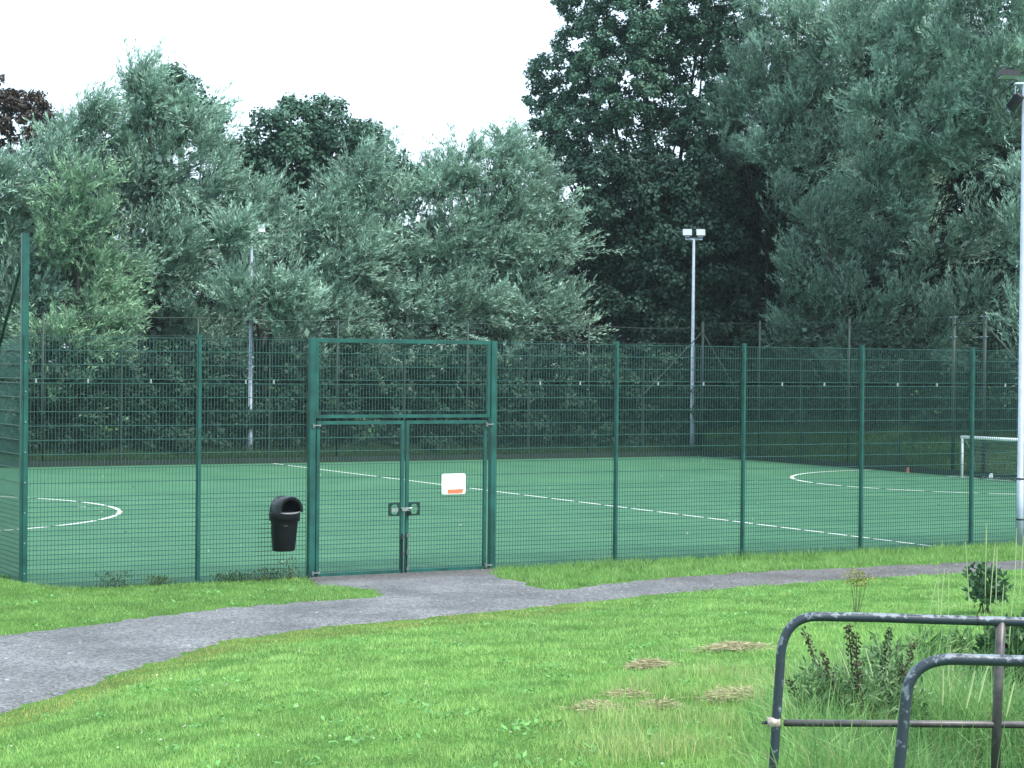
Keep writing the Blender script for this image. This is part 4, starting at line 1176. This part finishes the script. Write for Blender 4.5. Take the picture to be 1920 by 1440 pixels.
# dock plant: brown seed spikes over a mass of leaves
c, d = ground_hit(1600, 1452)
dk_ = empty('dock_plant', tuple(c)); tag(dk_, 'bushy dock plant with dark brown seed spikes behind the outer barrier', 'plant')
spk = MB(); Vs, Fs, Cs, nv = [], [], [], 0
pl_ = MB()
for (bx_, tx, ty, br) in ((1590, 1506, 1180, 1), (1600, 1540, 1225, 1), (1560, 1478, 1280, 1), (1610, 1590, 1172, 1), (1612, 1605, 1190, 1), (1610, 1618, 1262, 1), (1640, 1668, 1182, 1), (1650, 1715, 1205, .8), (1660, 1690, 1240, .8)):
    b0 = atd(bx_, 1452, d) - c; t0 = atd(tx, ty, d + rng.uniform(-.3, .3)) - c
    mid_ = (b0 + t0) / 2 + np.array([0, 0, .05]) + (b0 - t0) * np.array([.12, .12, 0])
    pts = [(1 - t) ** 2 * b0 + 2 * t * (1 - t) * mid_ + t * t * t0 for t in np.linspace(0, 1, 12)]
    pl_.tube(pts, list(np.linspace(.008, .003, 12)), 5)
    n2 = int(230 * br); t = rng.uniform(.42, 1, n2)
    A = np.array([(1 - q) ** 2 * b0 + 2 * q * (1 - q) * mid_ + q * q * t0 for q in t])
    whorl = .010 + .016 * np.abs(np.sin(t * 42)) * (1.15 - t * .7)
    P = A + unit(rng.normal(size=(n2, 3))) * whorl[:, None]
    D = unit(rng.normal(size=(n2, 3)) + np.array([0, 0, .5])); tt = rng.random((n2, 1))
    v, f, k = leaf_quads(P, D, rng.uniform(.012, .026, n2), rng.uniform(.010, .018, n2), np.array([.030, .030, .018]) * (1 - tt) + np.array([.105, .095, .055]) * tt)
    Vs.append(v); Fs.append(f + nv); Cs.append(k); nv += len(v)
pl_.build('stems', mat_plain('dock_stem', (.09, .11, .05), .7), dk_)
np_mesh('seed_spikes', np.concatenate(Vs), np.concatenate(Fs), M_HERB, dk_, np.concatenate(Cs))
def leaf_mass(name, par, org, ell, n_, L_, W_, cA, cB, up=.5, mat=None):
    "leaves through an ellipsoid; ell = list of (px,py,rx px,ry px,depth)"
    Vs, Fs, Cs, nv = [], [], [], 0
    for px, py, rx, ry, dd in ell:
        m_ = int(n_ * rx * ry / 3600); a = unit(rng.normal(size=(m_, 3))) * (rng.random((m_, 1)) ** .45)
        P = atd(px, py, dd) - org + a[:, :1] * rx / FPX * dd * RT0 + a[:, 1:2] * min(rx, ry) / FPX * dd * np.r_[FH, 0] + a[:, 2:] * ry / FPX * dd * np.array([0, 0, 1])
        D = unit(rng.normal(size=(m_, 3)) * .8 + a * .6 + np.array([0, 0, up]))
        t = np.clip(rng.normal(.45, .28, (m_, 1)), 0, 1)
        v, f, k = leaf_quads(P, D, L_ * rng.uniform(.5, 1.3, m_), W_ * rng.uniform(.6, 1.3, m_), np.array(cA) * (1 - t) + np.array(cB) * t)
        Vs.append(v); Fs.append(f + nv); Cs.append(k); nv += len(v)
    return np_mesh(name, np.concatenate(Vs), np.concatenate(Fs), mat or M_HERB, par, np.concatenate(Cs))
leaf_mass('leaves', dk_, c, [(1560, 1330, 70, 80, d), (1625, 1320, 75, 90, d), (1690, 1330, 55, 75, d + .1), (1590, 1410, 85, 60, d), (1530, 1300, 45, 60, d), (1660, 1250, 50, 60, d + .2)], 640, .055, .013, (.060, .140, .055), (.260, .390, .190))

def bush(px, py, base_py, ell, label, n_, L_, W_, cA, cB, cat='plant', name='bramble_bush', stems=6):
    c, d = ground_hit(px, base_py)
    b = empty(name, tuple(c)); tag(b, label, cat)
    leaf_mass('leaves', b, c, [(x, y, rx, ry, d + dd) for x, y, rx, ry, dd in ell], n_, L_, W_, cA, cB)
    mb = MB()
    for k in range(stems):
        x, y, rx, ry, dd = ell[k % len(ell)]
        e_ = atd(x + rng.uniform(-.6, .6) * rx, y - ry * .4, d + dd) - c; b0 = np.array([rng.normal(0, .05), rng.normal(0, .05), -.03])
        mb.tube([b0, (b0 + e_) / 2 + np.array([0, 0, .04]), e_], [.010, .007, .003], 5)
    mb.build('stems', mat_plain('bush_stem', (.06, .055, .035), .8), b)
    return b
bush(1850, 1090, 1150, [(1850, 1098, 40, 34, 0), (1842, 1075, 30, 22, 0), (1870, 1110, 24, 24, .1), (1835, 1115, 22, 20, -.1)], 'small dark green bush beside the path above the outer barrier', 620, .085, .05, (.020, .070, .036), (.120, .230, .120))
bush(1880, 1240, 1345, [(1885, 1245, 62, 60, 0), (1850, 1270, 40, 42, -.2), (1930, 1250, 60, 60, .2), (1890, 1200, 50, 36, .1), (1940, 1190, 40, 40, .2)], 'large dark bush behind the barrier upright at the right edge', 800, .085, .040, (.016, .056, .026), (.130, .250, .095))
bush(1745, 1240, 1320, [(1740, 1222, 46, 38, 0), (1770, 1250, 44, 40, .1), (1800, 1215, 40, 34, .2), (1735, 1270, 40, 34, -.1)], 'mid green weedy clump between the dock plant and the dark bush', 820, .09, .018, (.060, .150, .050), (.240, .400, .150), name='weed_clump')
# yellowish umbel weed
c, d = ground_hit(1604, 1172)
um = empty('umbel_weed', tuple(c)); tag(um, 'thin weed with a yellowish flower head against the path', 'plant')
mb = MB(); hd_ = []
for tx, ty in ((1594, 1080), (1606, 1072), (1618, 1078), (1601, 1090), (1613, 1092), (1625, 1088)):
    e_ = atd(tx, ty, d) - c; mb.tube([(0, 0, -.02), e_ * .55 + np.array([.01, 0, 0]), e_], [.006, .005, .002], 5)
    n2 = 70; P = e_ + rng.normal(size=(n2, 3)) * np.array([.05, .05, .03]); t = rng.random((n2, 1))
    hd_.append(leaf_quads(P, unit(rng.normal(size=(n2, 3)) + np.array([0, 0, .6])), rng.uniform(.015, .035, n2), rng.uniform(.01, .02, n2), np.array([.16, .20, .06]) * (1 - t) + np.array([.42, .38, .12]) * t))
mb.build('stems', mat_plain('weed_stem', (.12, .17, .06), .7), um)
np_mesh('flower_head', np.concatenate([h[0] for h in hd_]), np.concatenate([h[1] + i * 280 for i, h in enumerate(hd_)]), M_HERB, um, np.concatenate([h[2] for h in hd_]))

# seeding grass stalks, each with its pale head
M_SEED = mat_plain('pale_seed_head', (.36, .46, .22), .7, var=.15)
M_STALK = mat_plain('grass_stalk', (.16, .33, .09), .7)
def stalk(base, tip, d, label, headfrac=.26, r=.0024, bendx=0):
    bendx = bendx + random.uniform(-.09, .09)
    b0 = atd(*base, d); gz = float(ground(b0[0], b0[1])); 
    root = empty('grass_stalk', (b0[0], b0[1], gz)); tag(root, label, 'grass stalk', 'seeding grass stalks at the right')
    e_ = atd(*tip, d) - np.array([b0[0], b0[1], gz]); mid_ = np.array([e_[0] * .5 + bendx, e_[1] * .5, e_[2] * .55])
    pts = [2 * t * (1 - t) * mid_ + t * t * e_ for t in np.linspace(0, 1, 16)]
    mb = MB(); mb.tube(pts, .0009, 5); mb.build('stem', M_STALK, root)
    k = int(16 * (1 - headfrac)); hp = pts[k:]
    mb = MB(); mb.tube(hp, [r * (.35 + .65 * math.sin(math.pi * (i + .6) / (len(hp) + .4))) * (1 + .25 * (i % 2)) for i in range(len(hp))], 6); mb.build('seed_head', M_SEED, root)
for base, tip, d, lab in (((1856, 1230), (1850, 980), 9.6, 'tallest upright grass stalk, its pale head against the turf'), ((1858, 1235), (1866, 1017), 9.7, 'upright grass stalk just right of the tallest one'),
        ((1830, 1220), (1810, 1016), 9.8, 'grass stalk leaning left with its head below the last near post'), ((1896, 1230), (1870, 1026), 9.6, 'grass stalk bent left over the path at the right'),
        ((1890, 1235), (1906, 990), 9.8, 'grass stalk leaning right in front of the tall column foot'), ((1905, 1235), (1919, 1004), 9.5, 'grass stalk furthest right, at the picture edge'),
        ((1710, 1240), (1757, 1085), 10.2, 'long slanting grass stalk rising behind the outer top rail'), ((1766, 1200), (1758, 1062), 10.4, 'left of three short grass stalks by the far path edge'),
        ((1776, 1200), (1771, 1066), 10.5, 'middle of three short grass stalks by the far path edge'), ((1784, 1200), (1779, 1074), 10.6, 'right of three short grass stalks by the far path edge'),
        ((1905, 1200), (1900, 1112), 10.1, 'short grass stalk leaning left, right of the small bush'), ((1895, 1200), (1882, 1096), 10.3, 'grass stalk rising through the right side of the small bush')):
    stalk(base, tip, d, lab)
for base, tip, d, lab, bx_ in (((1796, 1300), (1828, 1258), 8.2, 'drooping pale seed head inside the inner barrier, middle one', 0), ((1752, 1290), (1768, 1254), 8.3, 'small curled seed head just under the inner top rail', 0),
        ((1828, 1285), (1853, 1247), 8.4, 'slanting seed head left of the barrier upright', 0), ((1880, 1320), (1902, 1279), 8.3, 'slanting seed head right of the barrier upright', 0),
        ((1765, 1235), (1782, 1210), 9.2, 'curled seed head between the two top rails', 0), ((1598, 1262), (1571, 1214), 10.0, 'pale curved grass head in front of the dock plant', .02), ((1650, 1250), (1622, 1216), 10.1, 'pale grass head right of the dock spikes', .01)):
    stalk((base[0] - (tip[0] - base[0]) * 1.2, base[1] + 130), tip, d, lab, .22, .0038, bx_)

# weeds along the foot of the near fence
lab_w = iter(['dark weed tuft at the foot of the second fence post', 'brown weed tuft at the fence foot below the litter bin', 'upright brown weed against the left gate post', 'low weed tuft in the middle of the first fence bay', 'faint weed tuft left of the second fence post'])
for px, hgt, wd, cA, cB in ((440, .12, .5, (.02, .05, .02), (.06, .11, .04)), (505, .15, .45, (.03, .06, .02), (.10, .13, .05)), (546, .30, .22, (.05, .07, .03), (.14, .16, .08)), (215, .22, .4, (.05, .09, .05), (.12, .16, .09)), (300, .12, .35, (.04, .08, .03), (.10, .15, .06))):
    v = FW + RT * (px - 960) / FPX; t0 = (-.10 - CAM[1]) / v[1]; c = CAM + v * t0; c[2] = float(ground(c[0], c[1]))
    n_ = int(260 * wd / .4); P = np.c_[rng.normal(0, wd * .35, n_), rng.normal(0, .05, n_), rng.random(n_) ** 1.3 * hgt]
    D = unit(rng.normal(size=(n_, 3)) * .6 + np.array([0, 0, .9])); t = rng.random((n_, 1))
    q = leaf_quads(P, D, rng.uniform(.03, .08, n_), rng.uniform(.008, .018, n_), np.array(cA) * (1 - t) + np.array(cB) * t)
    o = np_mesh('weed_tuft', q[0], q[1], M_HERB, None, q[2]); o.location = tuple(c)
    tag(o, next(lab_w), 'weed', 'weeds at the foot of the near fence')

# fallen leaves and flecks on the turf
n_ = 190
P = np.c_[rng.uniform(X0, X1, n_), rng.uniform(.2, Y1 - .2, n_), np.full(n_, .012)]
D = unit(np.c_[rng.normal(size=(n_, 2)), rng.uniform(0, .5, n_)]); t = rng.random((n_, 1))
q = leaf_quads(P, D, rng.uniform(.03, .08, n_), rng.uniform(.02, .05, n_), np.array([.20, .24, .13]) * (1 - t) + np.array([.50, .54, .44]) * t)
o = np_mesh('fallen_leaves', q[0], q[1], M_HERB, None, q[2]); tag(o, 'pale fallen leaves scattered over the green turf', 'leaf litter', kind='stuff')
# loose stones on the gravel
n_ = 260; u = rng.uniform(-60, 1980, n_); u = (u - 960) / FPX; d = dnear(u) + rng.random(n_) * (dfar(u) - dnear(u))
P2 = CAM[:2] + d[:, None] * (FH + u[:, None] * RH)
mb = MB()
for i in range(n_):
    s = rng.uniform(.006, .02); z = float(ground(P2[i, 0], P2[i, 1])) + .016
    mb.loft([[(P2[i, 0] + s * math.cos(a), P2[i, 1] + s * .8 * math.sin(a), z - .002) for a in np.linspace(0, 6.28, 6)[:-1]], [(P2[i, 0] + s * .6 * math.cos(a + .3), P2[i, 1] + s * .5 * math.sin(a + .3), z + s * .7) for a in np.linspace(0, 6.28, 6)[:-1]]])
o = mb.build('loose_stones', mat_plain('stone', (.24, .24, .25), .8, var=.4, scale=40)); tag(o, 'loose grey stones scattered on the gravel path', 'stones', kind='stuff')

# ------------------------------------------------------------------ thin bluish haze box, added to lift the darkest tones
hm = bpy.data.materials.new('air'); hm.use_nodes = True
hn = hm.node_tree.nodes; hn.remove(hn['Principled BSDF'])
pv_ = hn.new('ShaderNodeVolumePrincipled'); pv_.inputs['Color'].default_value = (.80, .94, 1, 1); pv_.inputs['Density'].default_value = .00021
hm.node_tree.links.new(pv_.outputs['Volume'], hn['Material Output'].inputs['Volume'])
mb = MB(); mb.box((5, 90, 14), (1180, 1500, 34)); tag(mb.build('haze', hm), kind='stuff')
